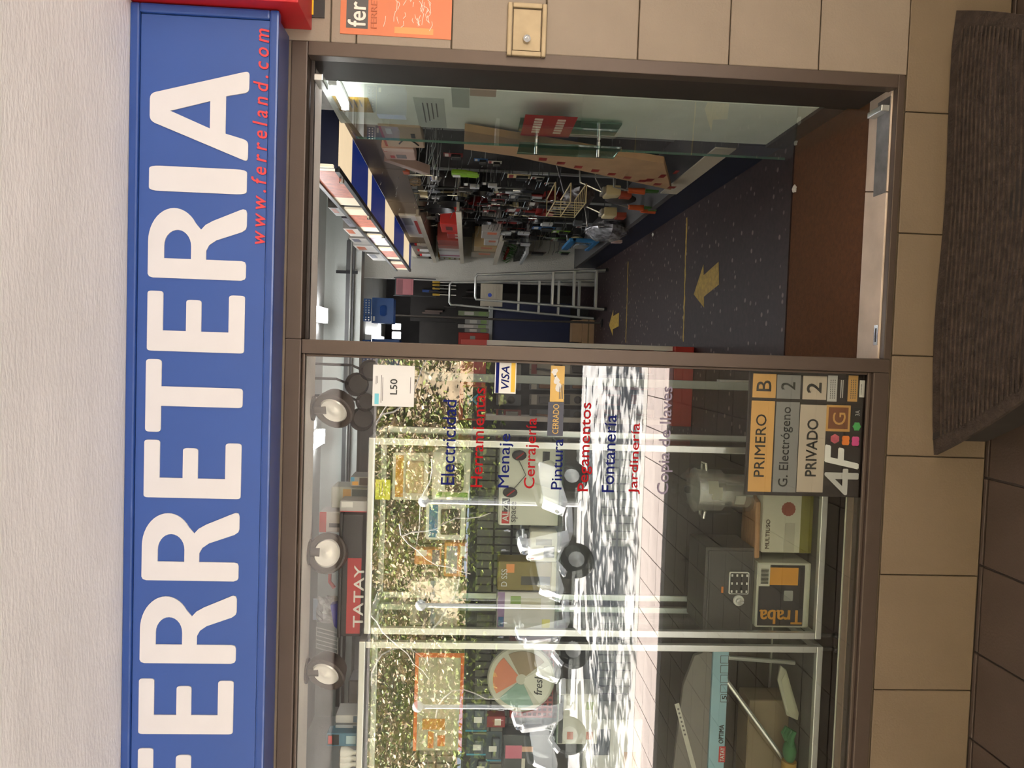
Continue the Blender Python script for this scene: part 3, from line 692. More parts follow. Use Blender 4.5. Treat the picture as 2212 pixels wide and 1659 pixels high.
# black sample board with name plates
bd = sheet_thing('plate_sample_board', 'black board of engraved door plates low in the window corner', 'sign', 1745, 935, GY+.004)
BY = GY+.004
m_bd = M('black_board', (.022, .017, .017), .35, var=.05)
panel('board', 1613, 1873, 804, 1072, BY, .006, m_bd, bd, bevel=.001)
def q(v): return 1400+v/4.022
def qy(v): return 780+v/4.022
m_pg = M('plate_gold', (.62, .36, .12), .35, metal=.3, var=.05); m_ps = M('plate_steel', (.26, .26, .26), .35, metal=.4, var=.05); m_pc = M('plate_champagne', (.50, .43, .35), .35, metal=.2, var=.05)
m_brn = M('plate_brown', (.17, .055, .02), .45, var=.1); m_gry = M('figure_grey', (.45, .45, .44), .5, var=.03)
plates = [(910, 1112, 110, 318, m_pg, 'B', 945, 1070, 168, 262, .004), (883, 1085, 345, 1135, m_pg, 'PRIMERO', 928, 1018, 462, 1005, 0), (1120, 1325, 120, 328, m_ps, '2', 1158, 1278, 182, 250, 0),
          (1097, 1300, 355, 1140, m_ps, 'G. Electr\u00f3geno', 1145, 1250, 398, 1092, 0), (1345, 1552, 130, 335, m_pc, '2', 1382, 1505, 188, 276, .03), (1307, 1535, 380, 1140, m_pc, 'PRIVADO', 1375, 1468, 505, 1000, .03)]
for a, b, c, d, m, s, e, f_, g, h, bo in plates:
    pl = panel('name_plate', q(a), q(b), qy(c), qy(d), BY-.002, .002, m, bd, bevel=.0005)
    text_px('plate_lettering', s, q(e), q(f_), qy(g), qy(h), BY-.0032, m_ink, pl, bold=bo, depth=.001)
for a, b, c, d, m in ((1560, 1643, 125, 352, m_gry), (1738, 1822, 125, 352, m_pg), (1838, 1882, 168, 315, m_paper)):
    pl = panel('small_plate', q(a), q(b), qy(c), qy(d), BY-.002, .002, m, bd, bevel=.0004); b_ = MB()
    for row in range(3 if b-a > 60 else 1):
        px = q(a+(b-a)*(.28+.22*row)); x0, x1, z0, z1 = rect(px, px+1.6, qy(c+30), qy(d-25), BY-.0024)
        for k in range(9): b_.box(x0+(x1-x0)*k/9, x0+(x1-x0)*(k+.62)/9, BY-.0024, BY-.002, z0, z1)
    b_.build('print_mark', m_dgrey, pl)
for k in range(2): panel('text_line', q(1672+k*16), q(1680+k*16), qy(165), qy(320), BY-.0005, .0005, m_gry, bd)
pl = panel('letter_plate', q(1548), q(1757), qy(383), qy(612), BY-.003, .003, m_pg, bd, bevel=.0006)
panel('inner_plate', q(1568), q(1738), qy(402), qy(590), BY-.0036, .001, m_brn, pl); text_px('plate_lettering', 'G', q(1605), q(1715), qy(448), qy(555), BY-.0044, m_pg, pl, bold=-.012)
pl = panel('small_plate', q(1783), q(1850), qy(405), qy(485), BY-.002, .002, m_black, bd); text_px('plate_lettering', '3A', q(1800), q(1838), qy(428), qy(476), BY-.003, m_gry, pl)
for nm, s, a, b, c, d, m in (('figure', 'F', 1540, 1825, 735, 930, m_paper), ('figure', '4', 1535, 1820, 940, 1158, m_gry)):
    text_px(nm, s, q(a), q(b), qy(c), qy(d), BY-.006, m, bd, bold=.045 if s == 'F' else .03, shear=.22 if s == 'F' else 0)
def bone(px, py, w, h, m, name='bone_tag'):
    c = P(px, py, BY-.003); pts = []
    for i in range(32):
        t_ = 2*PI*i/32; rx = w*(.62+.38*abs(math.cos(t_)**2)+.16*math.cos(4*t_)*-1); pts.append((c.x+rx*math.cos(t_)*1.0, c.z+h*math.sin(t_)*(.55+.45*abs(math.cos(t_)))*1.5))
    MB().prism(pts, 'y', BY-.003, BY).build(name, m, bd)
bone(q(1718), qy(690), .019, .013, M('tag_orange', (.75, .20, .03), .4, var=0)); bone(q(1802), qy(697), .019, .013, M('tag_pink', (.62, .06, .25), .4, var=0))
c = P(q(1621), qy(675), BY); MB().prism([(c.x+.017*math.cos(i*PI/3)*1.0, c.z+.017*math.sin(i*PI/3)) for i in range(6)], 'y', BY-.003, BY).build('round_tag', M('tag_rose', (.50, .10, .14), .4, var=.2, scale=90), bd)
c = P(q(1811), qy(568), BY); MB().prism([(c.x+(.014+.003*(i % 2))*math.cos(i*PI/6), c.z+(.012+.003*(i % 2))*math.sin(i*PI/6)) for i in range(12)], 'y', BY-.003, BY).build('paw_tag', M('tag_green', (.06, .38, .10), .4, var=0), bd)
# ------------------------------------------------------------------ goods builders (front faces -y)
PAL = {}
def cm(hexc, rough=.5, **k):
    key = 'print_'+hexc.lstrip('#')
    return M(key, hexc, rough, var=.06, **k)
def on_front(parent, fr_, y, prints=(), texts=(), eps=.0006):
    x0, x1, z0, z1 = fr_; w, h = x1-x0, z1-z0
    for i, p in enumerate(prints):
        a, b, c, d, m = p[:5]; nm = p[5] if len(p) > 5 else 'print'
        MB().box(x0+a*w, x0+b*w, y-eps*(1+.4*i), y, z0+c*h, z0+d*h).build(nm, m if not isinstance(m, str) else cm(m), parent)
    for s, a, b, c, d, m, bo in texts:
        text('lettering', s, (x0+a*w, x0+b*w, z0+c*h, z0+d*h), y-eps*4.5, m if not isinstance(m, str) else cm(m), parent, bold=bo, depth=.0006)
def carton(name, lab, cat, fr_, y, depth, m, prints=(), texts=(), group=None, rest=None, flap=True):
    x0, x1, z0, z1 = fr_
    if rest is not None: z1 = z1-z0+rest; z0 = rest
    t = thing(name, lab, cat, ((x0+x1)/2, y+depth/2, z0), 0, group)
    m = cm(m) if isinstance(m, str) else m
    b = MB().box(x0, x1, y, y+depth, z0, z1).build('body', m, t, bevel=min(.003, (x1-x0)*.04, (z1-z0)*.06), seg=1)
    if flap: MB().box(x0+.004, x1-.004, y+.003, y+depth*.55, z1, z1+.0015).build('flap', m, t)
    on_front(t, (x0, x1, z0, z1), y, prints, texts)
    return t
def blister(name, lab, fr_, y, card, prod, cat='pack', group=None, shape='box', head=None):
    x0, x1, z0, z1 = fr_; w, h = x1-x0, z1-z0
    t = thing(name, lab, cat, ((x0+x1)/2, y, z0), 0, group); card = cm(card) if isinstance(card, str) else card; prod = cm(prod) if isinstance(prod, str) else prod
    MB().prism(rrect(x0, x1, z0, z1, min(w, h)*.08), 'y', y, y+.0025).build('card', card, t)
    if shape == 'box': MB().box(x0+w*.16, x1-w*.16, y-.02, y, z0+h*.12, z0+h*.62).build('product', prod, t, bevel=.006)
    elif shape == 'round': MB().lathe([(min(w, h)*.34, -.001), (min(w, h)*.34, -.012), (min(w, h)*.2, -.02), (.004, -.021)], ((x0+x1)/2, y, z0+h*.4), 'y', 18).build('product', prod, t, smooth=True)
    elif shape == 'stick': MB().tube([((x0+x1)/2-w*.1, y-.012, z0+h*.1), ((x0+x1)/2, y-.012, z0+h*.4), ((x0+x1)/2+w*.05, y-.01, z0+h*.72)], [w*.14, w*.1, w*.08], 8).build('product', prod, t, smooth=True)
    if head is not None: MB().box(x0+w*.06, x1-w*.06, y-.0008, y, z0+h*.70, z0+h*.92).build('header_print', cm(head) if isinstance(head, str) else head, t)
    return t
# ------------------------------------------------------------------ spotlights under the window soffit
m_ring = M('spot_ring', (.06, .047, .04), .45, metal=.3, var=.05); m_lens = M('spot_lens', (.85, .82, .76), .25, metal=.2, var=.06)
for k, (px, py) in enumerate(((722, 884), (708, 1196), (705, 1453))):
    p = P(px, py, .21); lab = ('round spotlight under the window soffit, nearest the door', 'round spotlight under the window soffit, middle of three', 'round spotlight under the window soffit, farthest from the door')[k]
    t = thing('spotlight', lab, 'spotlight', (p.x, .21, 2.375), 0, 'round spotlights over the window')
    rot = Matrix.Translation((p.x, .215, p.z)) @ Matrix.Rotation(math.radians((-32, 18, -24)[k]), 4, 'Z') @ Matrix.Rotation(math.radians(-14), 4, 'X')
    MB().lathe([(.035, .055), (.062, .04), (.074, .0), (.074, -.014), (.068, -.018), (.052, -.012), (.05, .01)], (0, 0, 0), 'y', 28, mat=rot).build('housing', m_ring, t, smooth=True)
    l = MB().lathe([(.052, -.006), (.046, -.014), (.03, -.008), (.018, -.012), (.001, -.02)], (0, 0, 0), 'y', 24, mat=rot).build('lens', m_lens, t, smooth=True)
    MB().tube([(p.x, .225, p.z+.03), (p.x, .225, 2.3745)], .02, 10).build('neck', m_ring, t, smooth=True)
    MB().lathe([(.045, 2.368), (.045, 2.3745)], (p.x, .225, 0), 'z', 16).build('ceiling_rose', m_ring, t)

# ------------------------------------------------------------------ two glass display cabinets in the window bay
m_cabg = glass_mat('cabinet_glass', (.955, .97, .96), .35); m_slat = M('back_panel_dark', (.03, .026, .026), .5, var=.15); m_cell = M('cell_grey', (.19, .19, .175), .5, var=.25)
def cabinet(x0, x1, z0, z1, y0, y1, lab, cells):
    t = thing('display_cabinet', lab, 'display cabinet', ((x0+x1)/2, (y0+y1)/2, FZ), 0, 'glass cabinets in the shop window'); w = .024
    for x in (x0, x1-w):
        for y in (y0, y1-w): 
            MB().box(x, x+w, y, y+w, z0+w, z1-w).build('post', m_alu, t, bevel=.003)
            MB().lathe([(.012, FZ), (.014, FZ+.006), (.008, FZ+.012), (.008, z0)], (x+w/2, y+w/2, 0), 'z', 10).build('foot', m_black, t)
    for z in (z0, z1-w):
        for y in (y0, y1-w): MB().box(x0, x1, y, y+w, z, z+w).build('rail', m_alu, t, bevel=.003)
        for x in (x0, x1-w): MB().box(x, x+w, y0+w, y1-w, z, z+w).build('rail', m_alu, t, bevel=.003)
    MB().box(x0+w, x1-w, y0+.010, y0+.014, z0+w, z1-w).build('front_pane', m_cabg, t)
    for x in (x0+.010, x1-.014): MB().box(x, x+.004, y0+w, y1-w, z0+w, z1-w).build('side_pane', m_cabg, t)
    MB().box(x0+w, x1-w, y0+w, y1-w, z0+.004, z0+.018).build('deck', M('cabinet_deck', (.09, .09, .085), .5), t)
    bp = MB().box(x0+w, x1-w, y1-.012, y1-.006, z0+w, z1-w).build('back_panel', m_slat, t)
    b = MB(); nc = int((x1-x0)/.034); nr_ = int((z1-z0-.1)/.075)
    for r_ in range(nr_):
        for c_ in range(nc):
            x = x0+w+.004+c_*.034; z = z0+w+.01+r_*.075
            if x+.028 < x1-w and not (r_ % 6 == 5) and (1.42 < z < 1.92 or (1.02 < z < 1.2 and c_ > nc*.25)): b.box(x, x+.027, y1-.015, y1-.012, z, z+.066)
    stuff(b.build('back_cell', m_cell, bp, fix=False))
    return t
C1 = dict(x0=-1.040, x1=-.322, z0=.458, z1=2.168, y0=.2, y1=.64)
C2 = dict(x0=-2.05, x1=-1.068, z0=.448, z1=2.184, y0=.2, y1=.64)
cab1 = cabinet(lab='aluminium framed glass cabinet in the window beside the door', cells=1, **C1)
cab2 = cabinet(lab='aluminium framed glass cabinet in the window, farther from the door', cells=1, **C2)
m_gshelf = glass_mat('shelf_glass', (.80, .90, .86), .4, haze=.05)
def gshelf(cab, C, z):
    MB().box(C['x0']+.026, C['x1']-.026, C['y0']+.03, C['y1']-.02, z, z+.006).build('glass_shelf', m_gshelf, cab)
zs1 = P(1206, 1150, .3).z-.004; gshelf(cab1, C1, zs1); zs2 = P(1200, 1500, .3).z-.004; gshelf(cab2, C2, zs2)
zu = P(1012, 1150, .3).z-.006; gshelf(cab1, C1, zu); gshelf(cab2, C2, zu)
zd1 = C1['z0']+.0185; zd2 = C2['z0']+.0185
FY = .30
def R(a, b, c, d, y=FY): return rect(a, b, c, d, y)
# upper row of cabinet 1
blister('blister_pack', 'white blister pack with a pale dispenser high in the near cabinet', R(848, 925, 978, 1080), FY, '#cfcab8', '#b9a07a', head='#c98b2a', group=None)
t = carton('sandwich_maker_box', 'white box picturing a dark sandwich maker in the near cabinet', 'box', R(928, 1009, 976, 1080), FY, .12, '#d3d0c4', prints=[(.25, .95, .12, .40, '#b9b6ac'), (.06, .16, .05, .9, '#6d9a3a')], rest=zu+.0062)
x0, x1, z0, z1 = R(945, 992, 1000, 1062)
MB().prism(rrect(x0, x1, zu+.03, zu+.10, .018), 'y', FY-.006, FY-.001).build('pictured_appliance', cm('#2b2622'), t)
blister('phone_pack', 'white pack with a dark framed screen in the near cabinet', R(920, 1005, 1086, 1166), FY, '#d8d8cf', '#23261f', head='#2f6f9c')
carton('orange_pack', 'small orange and grey carton hung high in the near cabinet', 'pack', R(896, 953, 1186, 1220), FY, .04, '#c07a3c', prints=[(.05, .95, .06, .34, '#5b5560'), (.55, .95, .55, .95, '#d9d2c4')], texts=())
carton('orange_box', 'orange box with a grey pictured dish on the glass shelf of the near cabinet', 'box', R(956, 1006, 1172, 1246), FY, .10, '#b9753b', prints=[(.1, .9, .45, .92, '#8d8f98'), (.05, .55, .06, .25, '#4a4450'), (.6, .9, .08, .32, '#e4ded2')], rest=zu+.0062)
def bag_item(lab, fr_, y, m, seed, cat='pack'):
    x0, x1, z0, z1 = fr_; r = random.Random(seed); t = thing('bagged_pack', lab, cat, ((x0+x1)/2, y, z0)); b = MB(); n, k_ = 9, 7; vs = []
    for j in range(k_+1):
        for i in range(n+1):
            u, v = i/n, j/k_; e = min(u, 1-u, v, 1-v)*4; vs.append((x0+(x1-x0)*u+r.uniform(-.004, .004), y-.03*min(1, e)*r.uniform(.5, 1), z0+(z1-z0)*v+r.uniform(-.004, .004)))
    fs = [(j*(n+1)+i, j*(n+1)+i+1, (j+1)*(n+1)+i+1, (j+1)*(n+1)+i) for j in range(k_) for i in range(n)]
    b.add(vs, fs); b.add([(v[0], y+.004, v[2]) for v in vs], [f[::-1] for f in fs])
    b.build('bag', cm(m, .25) if isinstance(m, str) else m, t, fix=False)
    MB().box(x0+(x1-x0)*.1, x1-(x1-x0)*.1, y-.001, y+.003, z1-.004, z1+.014).build('header', cm('#8c98a6'), t)
    return t
bag_item('pale bagged soft goods hung in the near cabinet beside the orange box', R(938, 992, 1250, 1300), FY, '#c6cabd', 1)
bag_item('small bagged goods with a striped face low on the upper shelf', R(938, 988, 1310, 1352), FY, '#b9bcae', 2)
t = blister('tool_card', 'narrow clear card of hooks near the end of the near cabinet', R(888, 942, 1256, 1285), FY, '#b7b4a4', '#77766c', shape='stick'); blister('tool_card', 'narrow clear card of screws beside the cabinet post', R(885, 935, 1306, 1350), FY, '#a8a89a', '#6c6a62', shape='round')
# middle shelf of cabinet 1
m_kw = cm('#d6d6cd', .4)
t = carton('kettle_box', 'large pale box picturing a white kettle on the middle shelf', 'box', R(1075, 1204, 966, 1135), FY, .16, '#c9cabd', prints=[(0, .36, .80, .97, '#d9d8d0'), (.02, .17, .82, .95, '#b3201f'), (.17, .34, .82, .95, '#1d1b1c'), (.78, .95, .18, .30, '#26262a')],
           texts=[('ALZA', .05, .33, .84, .94, m_paper, .03), ('space', .04, .30, .68, .79, m_dgrey, 0)], rest=zs1+.0062)
x0, x1, z0, z1 = R(1108, 1190, 990, 1055)
MB().lathe([(.001, zs1+.03), (.055, zs1+.03), (.062, zs1+.045), (.05, zs1+.10), (.035, zs1+.122), (.01, zs1+.13), (.006, zs1+.142), (.001, zs1+.144)], ((x0+x1)/2, FY+.03, 0), 'z', 24).build('pictured_kettle', m_kw, t, smooth=True)
for a_, b_ in ((1122, 984), (1102, 1064)):
    c = P(a_, b_, FY-.01); MB().ball((c.x, FY-.006, c.z), .020, .006, .028).build('pictured_handle', cm('#2f2a2c'), t, smooth=True); MB().tube([(c.x-.012, FY-.0125, c.z+.012), (c.x+.010, FY-.0125, c.z-.016)], .003, 6).build('red_stripe', cm('#b0282c'), t)
p_, q_ = P(1122, 996, FY-.01), P(1110, 1056, FY-.01); MB().tube([p_, p_.lerp(q_, .5)+Vector((0, 0, -.035)), q_], .0015, 5).build('pictured_cord', m_black, t)
carton('meter_carton', 'white carton with a grey square screen on the middle shelf', 'box', R(1146, 1204, 1149, 1214), FY, .09, '#cfcdbf', prints=[(.15, .52, .1, .5, '#5d6069', 'screen'), (.55, .75, .2, .8, '#8a887e'), (.05, .13, .85, .95, '#c8542a')], rest=zs1+.0062)
t = carton('olive_box', 'olive green box with a pictured handle set on the middle shelf', 'box', R(1074, 1200, 1214, 1276), FY, .10, '#7d6f35', prints=[(.0, 1, .0, .08, '#b9b28f'), (.62, .92, .72, .86, '#d98b4a'), (.2, .5, .1, .6, '#3d3a30')], texts=[('D SSS', .15, .75, .84, .94, m_paper, 0)], rest=zs1+.0062)
carton('blender_box', 'white and lilac box with floral print on the middle shelf by the post', 'box', R(1072, 1196, 1280, 1362), FY, .12, '#cfcdcb', prints=[(.0, 1, .88, 1, '#8a6f98'), (.06, .3, .08, .22, '#d6cf6a'), (.55, .85, .25, .6, '#b7b39e'), (.1, .35, .89, .98, '#2d5d93'), (.7, .9, .6, .78, '#7d9a45')], rest=zs1+.0062)
# lower deck of cabinet 1 : bagged pot set on a pasta box, safe on its carton
m_steel = M('polished_steel', (.74, .73, .71), .24, metal=.75, var=.05); m_bag = glass_mat('clear_bag', (.93, .94, .93), .8, rough=.06, haze=.02, hazecol=(.5, .5, .5))
m_tag = cm('#b9b6ac')
px0 = P(1700, 1105, FY).x
t = carton('pasta_machine_box', 'white and green box picturing a terracotta rosette at the cabinet bottom', 'box', R(1672, 1778, 1050, 1192), FY-.02, .20, '#bdb9a8', prints=[(.0, 1, .0, .24, '#6f6a20'), (.02, .45, .35, .55, '#a9a596')], texts=[('MULTIUSO', .06, .5, .86, .94, cm('#4a3526'), 0)], rest=zd1)
c = P(1706, 1100, FY-.022); MB().prism([(c.x+(.026+.002*(i % 2))*math.cos(i*PI/14), c.z+.004+(.026+.002*(i % 2))*math.sin(i*PI/14)) for i in range(28)], 'y', FY-.0216, FY-.0206).build('rosette_print', cm('#8a4030'), t)
ztop = zd1+(R(1672, 1778, 1050, 1192)[3]-R(1672, 1778, 1050, 1192)[2])+.002
t = thing('wooden_bowl_board', 'brown wooden serving tray with a rounded end on the pasta box', 'tray', (px0, FY+.06, ztop))
x0, x1, z0, z1 = R(1650, 1672, 1085, 1205)
MB().prism([(x0, FY-.01), (x1, FY+.0), (x1+.02, FY+.06), (x1, FY+.14), (x0, FY+.15), (x0-.03, FY+.07)], 'z', ztop, ztop+.022).build('board', M('beech', (.36, .19, .09), .5, var=.2, stretch=(2, 14, 14)), t, bevel=.008, smooth=True)
MB().tube([(x0-.01, FY+.05, ztop+.024), (x0-.01, FY+.03, ztop+.05)], .016, 10).build('label_tag', m_paper, t, smooth=True)
zp = ztop+.0225
pot = thing('pot_set', 'two stacked steel pots with price labels wrapped in a clear bag', 'pots', (px0, FY+.09, zp)); cxp = P(1570, 1068, FY).x
hp = P(1497, 1068, FY).z-zp
MB().lathe([(.001, zp), (.062, zp), (.066, zp+.006), (.066, zp+hp*.40), (.070, zp+hp*.41), (.070, zp+hp*.44), (.001, zp+hp*.44)], (cxp, FY+.09, 0), 'z', 36).build('lower_pot', m_steel, pot, smooth=True)
MB().lathe([(.001, zp+hp*.445), (.076, zp+hp*.445), (.082, zp+hp*.46), (.082, zp+hp*.84), (.086, zp+hp*.85), (.086, zp+hp*.88), (.05, zp+hp*.95), (.001, zp+hp*.97)], (cxp, FY+.09, 0), 'z', 36).build('upper_pot', m_steel, pot, smooth=True)
MB().ball((cxp, FY+.09, zp+hp*.985), .016, .016, .014).build('lid_knob', m_black, pot, smooth=True)
for s in (-1, 1): MB().tube([(cxp+s*.080, FY+.06, zp+hp*.72), (cxp+s*.105, FY+.065, zp+hp*.73), (cxp+s*.105, FY+.115, zp+hp*.73), (cxp+s*.080, FY+.12, zp+hp*.72)], .006, 8).build('handle', m_steel, pot, smooth=True)
for k, (zz, dx) in enumerate(((.60, .0), (.66, .025), (.2, -.03))):
    rr_ = .0835 if zz > .44 else .0675
    b = MB(); n = 6; a0 = -PI/2+dx/rr_; 
    for i in range(n+1):
        a = a0+(i/n-.5)*.6; b.v += [(cxp+rr_*math.cos(a), FY+.09+rr_*math.sin(a), zp+hp*zz-.02), (cxp+rr_*math.cos(a), FY+.09+rr_*math.sin(a), zp+hp*zz+.02)]
    b.f = [(2*i, 2*i+2, 2*i+3, 2*i+1) for i in range(n)]; b.mi = [0]*n; b.build('price_label', m_tag, pot, fix=False)
rg = random.Random(5); bb = MB(); prof = [(.03, -.002), (.085, 0), (.092, hp*.35), (.094, hp*.7), (.097, hp*.92), (.06, hp*1.06), (.02, hp*1.12), (.035, hp*1.2)]
n = 22
for r_, h in prof:
    for i in range(n): a = 2*PI*i/n; q_ = r_*(1+rg.uniform(-.05, .06)); bb.v.append((cxp+q_*math.cos(a), FY+.09+q_*math.sin(a), zp+max(.0005, h)+rg.uniform(-.003, .003)*(h > .01)))
for j in range(len(prof)-1):
    for i in range(n): bb.f.append((j*n+i, j*n+(i+1) % n, (j+1)*n+(i+1) % n, (j+1)*n+i)); bb.mi.append(0)
bb.build('plastic_bag', m_bag, pot, fix=False)
# safe carton
m_yl = cm('#c78a2c')
t = carton('safe_carton', 'white edged black box with upside down orange lettering', 'box', R(1642, 1756, 1212, 1350), FY-.03, .20, '#b9b9ac', prints=[(.03, .97, .12, .97, '#27242a'), (.66, .93, .24, .80, m_yl, 'orange_panel'), (.64, .97, .77, .97, '#c3c1b6', 'barcode_panel'), (.30, .93, .12, .20, '#141214')], rest=zd1)
x0, x1, z0, z1 = R(1642, 1756, 1212, 1350); z1 = z1-z0+zd1; z0 = zd1; w, h = x1-x0, z1-z0
o = text('lettering', 'Traba', (0, w*.30, 0, h*.80), 0, m_yl, t, bold=.008, depth=.0006, local=True)
o.location = (x0+.03*w-t.location.x, FY-.0335-t.location.y, z0+.96*h-t.location.z); o.rotation_euler = (0, PI/2, 0)
co = np.array([v.co for v in o.data.vertices]); mx_, mn_ = co.max(0), co.min(0)
for v in o.data.vertices:   # fit: word runs down the picture's long side
    v.co.x = (v.co.x-mn_[0])/(mx_[0]-mn_[0])*h*.80; v.co.z = (v.co.z-mn_[2])/(mx_[2]-mn_[2])*w*.22
o.rotation_euler = (0, -PI/2, 0); o.location = (x0+.28*w-t.location.x, FY-.0335-t.location.y, z0+.14*h-t.location.z)
b = MB()
for k in range(12): b.box(x0+w*(.68+.02*k), x0+w*(.69+.02*k), FY-.0334, FY-.0325, z0+h*.80, z0+h*.94)
b.build('barcode', m_ink, t)
MB().prism(rrect(x0+w*.42, x0+w*.58, z0+h*.33, z0+h*.50, .004), 'y', FY-.034, FY-.0326).build('pictured_lock', cm('#8d8d8a'), t)
zsf = z1+.002; m_safe = M('safe_grey', (.045, .042, .042), .45, var=.06)
sfx0, sfx1, _, sfz1 = R(1520, 1640, 1182, 1362); t = thing('small_safe', 'dark grey electronic safe with keypad and knob on the black carton', 'safe', ((sfx0+sfx1)/2, FY+.08, zsf))
MB().box(sfx0, sfx1, FY-.005, FY+.21, zsf, sfz1).build('body', m_safe, t, bevel=.004)
dr_ = MB().box(sfx0+.012, sfx1-.012, FY-.012, FY-.005, zsf+.012, sfz1-.012).build('door', m_safe, t, bevel=.002)
x0, x1, z0, z1 = R(1575, 1618, 1236, 1284, FY-.02)
MB().prism(rrect(x0, x1, z0, z1, .006), 'y', FY-.020, FY-.012).build('keypad_frame', m_paper, t, bevel=.001); kp = MB().prism(rrect(x0+.004, x1-.004, z0+.004, z1-.004, .004), 'y', FY-.022, FY-.0201).build('keypad', m_black, t)
for i in range(3):
    for j in range(4): cx2, cz2 = x0+.012+(x1-x0-.024)*i/2, z0+.010+(z1-z0-.02)*j/3; MB().box(cx2-.0045, cx2+.0045, FY-.0245, FY-.0221, cz2-.003, cz2+.003).build('key', m_paper, kp)
c = P(1596, 1298, FY-.02); k_ = MB().lathe([(.021, -.012), (.021, -.019), (.018, -.022), (.001, -.022)], (c.x, FY, c.z), 'y', 24).build('knob_plate', m_paper, t, smooth=True)
MB().lathe([(.014, -.022), (.013, -.034), (.001, -.035)], (c.x, FY, c.z), 'y', 20).build('knob', m_steel, t, smooth=True); MB().box(c.x-.003, c.x+.003, FY-.042, FY-.0345, c.z-.012, c.z+.012).build('knob_grip', m_steel, k_)
c = P(1560, 1274, FY-.012); MB().box(c.x-.012, c.x+.012, FY-.0135, FY-.0121, c.z-.004, c.z+.004).build('orange_label', cm('#c8762c'), t)
# cabinet 2, upper: orange edged box, salad box, red basket, dark packs
t = carton('orange_edged_box', 'pale box with bright orange edges high in the far cabinet', 'box', R(854, 960, 1410, 1622), FY, .10, '#a9a390', prints=[(0, 1, .93, 1, '#d8642a'), (0, 1, 0, .07, '#e0551f'), (.955, 1, .07, .93, '#d8642a'), (.03, .2, .58, .70, '#cf7a3a'), (.05, .16, .35, .5, '#cf6a2e'), (.22, .33, .36, .82, '#c07f2e')], rest=zu+.0062, flap=False)
m_red2 = cm('#9c2620', .45)
bk = thing('red_basket', 'red plastic basket with square holes behind the salad box', 'basket', (P(1150, 1480, .4).x, .42, zs2+.006))
x0, x1, z0, z1 = R(1108, 1198, 1404, 1548, .36); z0 = zs2+.0062; b = MB(); nx_, nz_ = 14, 8
for i in range(nx_+1): x = x0+(x1-x0)*i/nx_; b.box(x-.004, x+.004, .36, .364, z0, z1)
for j in range(nz_+1): z = z0+(z1-z0)*j/nz_; b.box(x0, x1, .3605, .3645, max(z0, z-.004), z+.004)
b.build('front_lattice', m_red2, bk); b = MB()
for x in (x0, x1-.004): b.box(x, x+.004, .365, .50, z0, z1)
b.box(x0, x1, .496, .50, z0, z1).box(x0, x1, .365, .50, z0, z0+.004); b.build('walls', m_red2, bk); MB().tube([(x0, .36, z1+.004), (x1, .36, z1+.004), (x1, .5, z1+.004), (x0, .5, z1+.004)], .006, 8, closed=True).build('rim', m_red2, bk, smooth=True)
lb_x0, lb_x1, _, _ = R(1178, 1190, 1458, 1488, .36); pl = MB().box(lb_x0, lb_x1, .3585, .3599, z0+.012, z0+.03).build('name_label', m_paper, bk); text('lettering', 'TATAY', (lb_x0+.004, lb_x1-.004, z0+.016, z0+.026), .358, m_red2, pl, bold=.02, depth=.0005)
c = P(1110, 1468, .3); sb = thing('salad_bowl', 'round clear food container with a printed sleeve in the far cabinet', 'container', (c.x, .3, zs2+.006)); rad = (P(1110, 1395, .3).x-P(1110, 1540, .3).x)/2; zc_ = zs2+.0065+rad
MB().lathe([(rad, .0), (rad, -.02), (rad*.96, -.026), (.001, -.028)], (c.x, .33, zc_), 'y', 40).build('lid', cm('#b9b8a8', .3), sb, smooth=True)
MB().lathe([(.001, .05), (rad*.86, .05), (rad*.98, .0)], (c.x, .33, zc_), 'y', 40).build('bowl', m_red2, sb, smooth=True)
def sector(a0, a1, r0, r1, nm, m):
    pts = [(c.x+r0*math.cos(a0+(a1-a0)*i/10), zc_+r0*math.sin(a0+(a1-a0)*i/10)) for i in range(11)]+[(c.x+r1*math.cos(a1-(a1-a0)*i/10), zc_+r1*math.sin(a1-(a1-a0)*i/10)) for i in range(11)]
    MB().prism(pts, 'y', .3012, .3028).build(nm, m, sb)
sector(-.9, .5, rad*.16, rad*.84, 'food_print', cm('#8c7a5e')); sector(.7, 2.1, rad*.16, rad*.84, 'food_print', cm('#c87858')); sector(2.3, 3.6, rad*.16, rad*.84, 'food_print', cm('#7fa092')); sector(3.8, 5.2, rad*.1, rad*.9, 'sleeve_print', cm('#cfd0c4'))
text('lettering', 'fresh', (c.x-rad*.45, c.x+rad*.15, zc_-rad*.62, zc_-rad*.38), .3005, m_ink, sb, bold=.01, shear=.2, depth=.0005)
for k, (a, b_, c_, d, col) in enumerate(((1006, 1052, 1520, 1580, '#3a4450'), (1008, 1050, 1590, 1634, '#31404c'), (1050, 1084, 1586, 1650, '#3c4a55'), (1016, 1058, 1640, 1690, '#33424e'))):
    t = blister('dark_pack', ('smoky pack with blue edges and a white label, top of the far cabinet group', 'smoky pack with blue edges and a price label, upper row at the frame edge', 'smoky blue edged pack with a label beside the pink pack', 'smoky blue edged pack lowest at the frame edge')[k], R(a, b_, c_, d), FY+.01*k, col, '#4b5560')
    x0, x1, z0, z1 = R(a, b_, c_, d); MB().box(x0, x0+.006, FY+.01*k-.002, FY+.01*k, z0, z1).build('blue_edge', cm('#2f86a8'), t); MB().box((x0+x1)/2-.01, (x0+x1)/2+.012, FY+.01*k-.0215, FY+.01*k-.0203, z0+.02, z0+.05).build('price_label', m_paper, t)
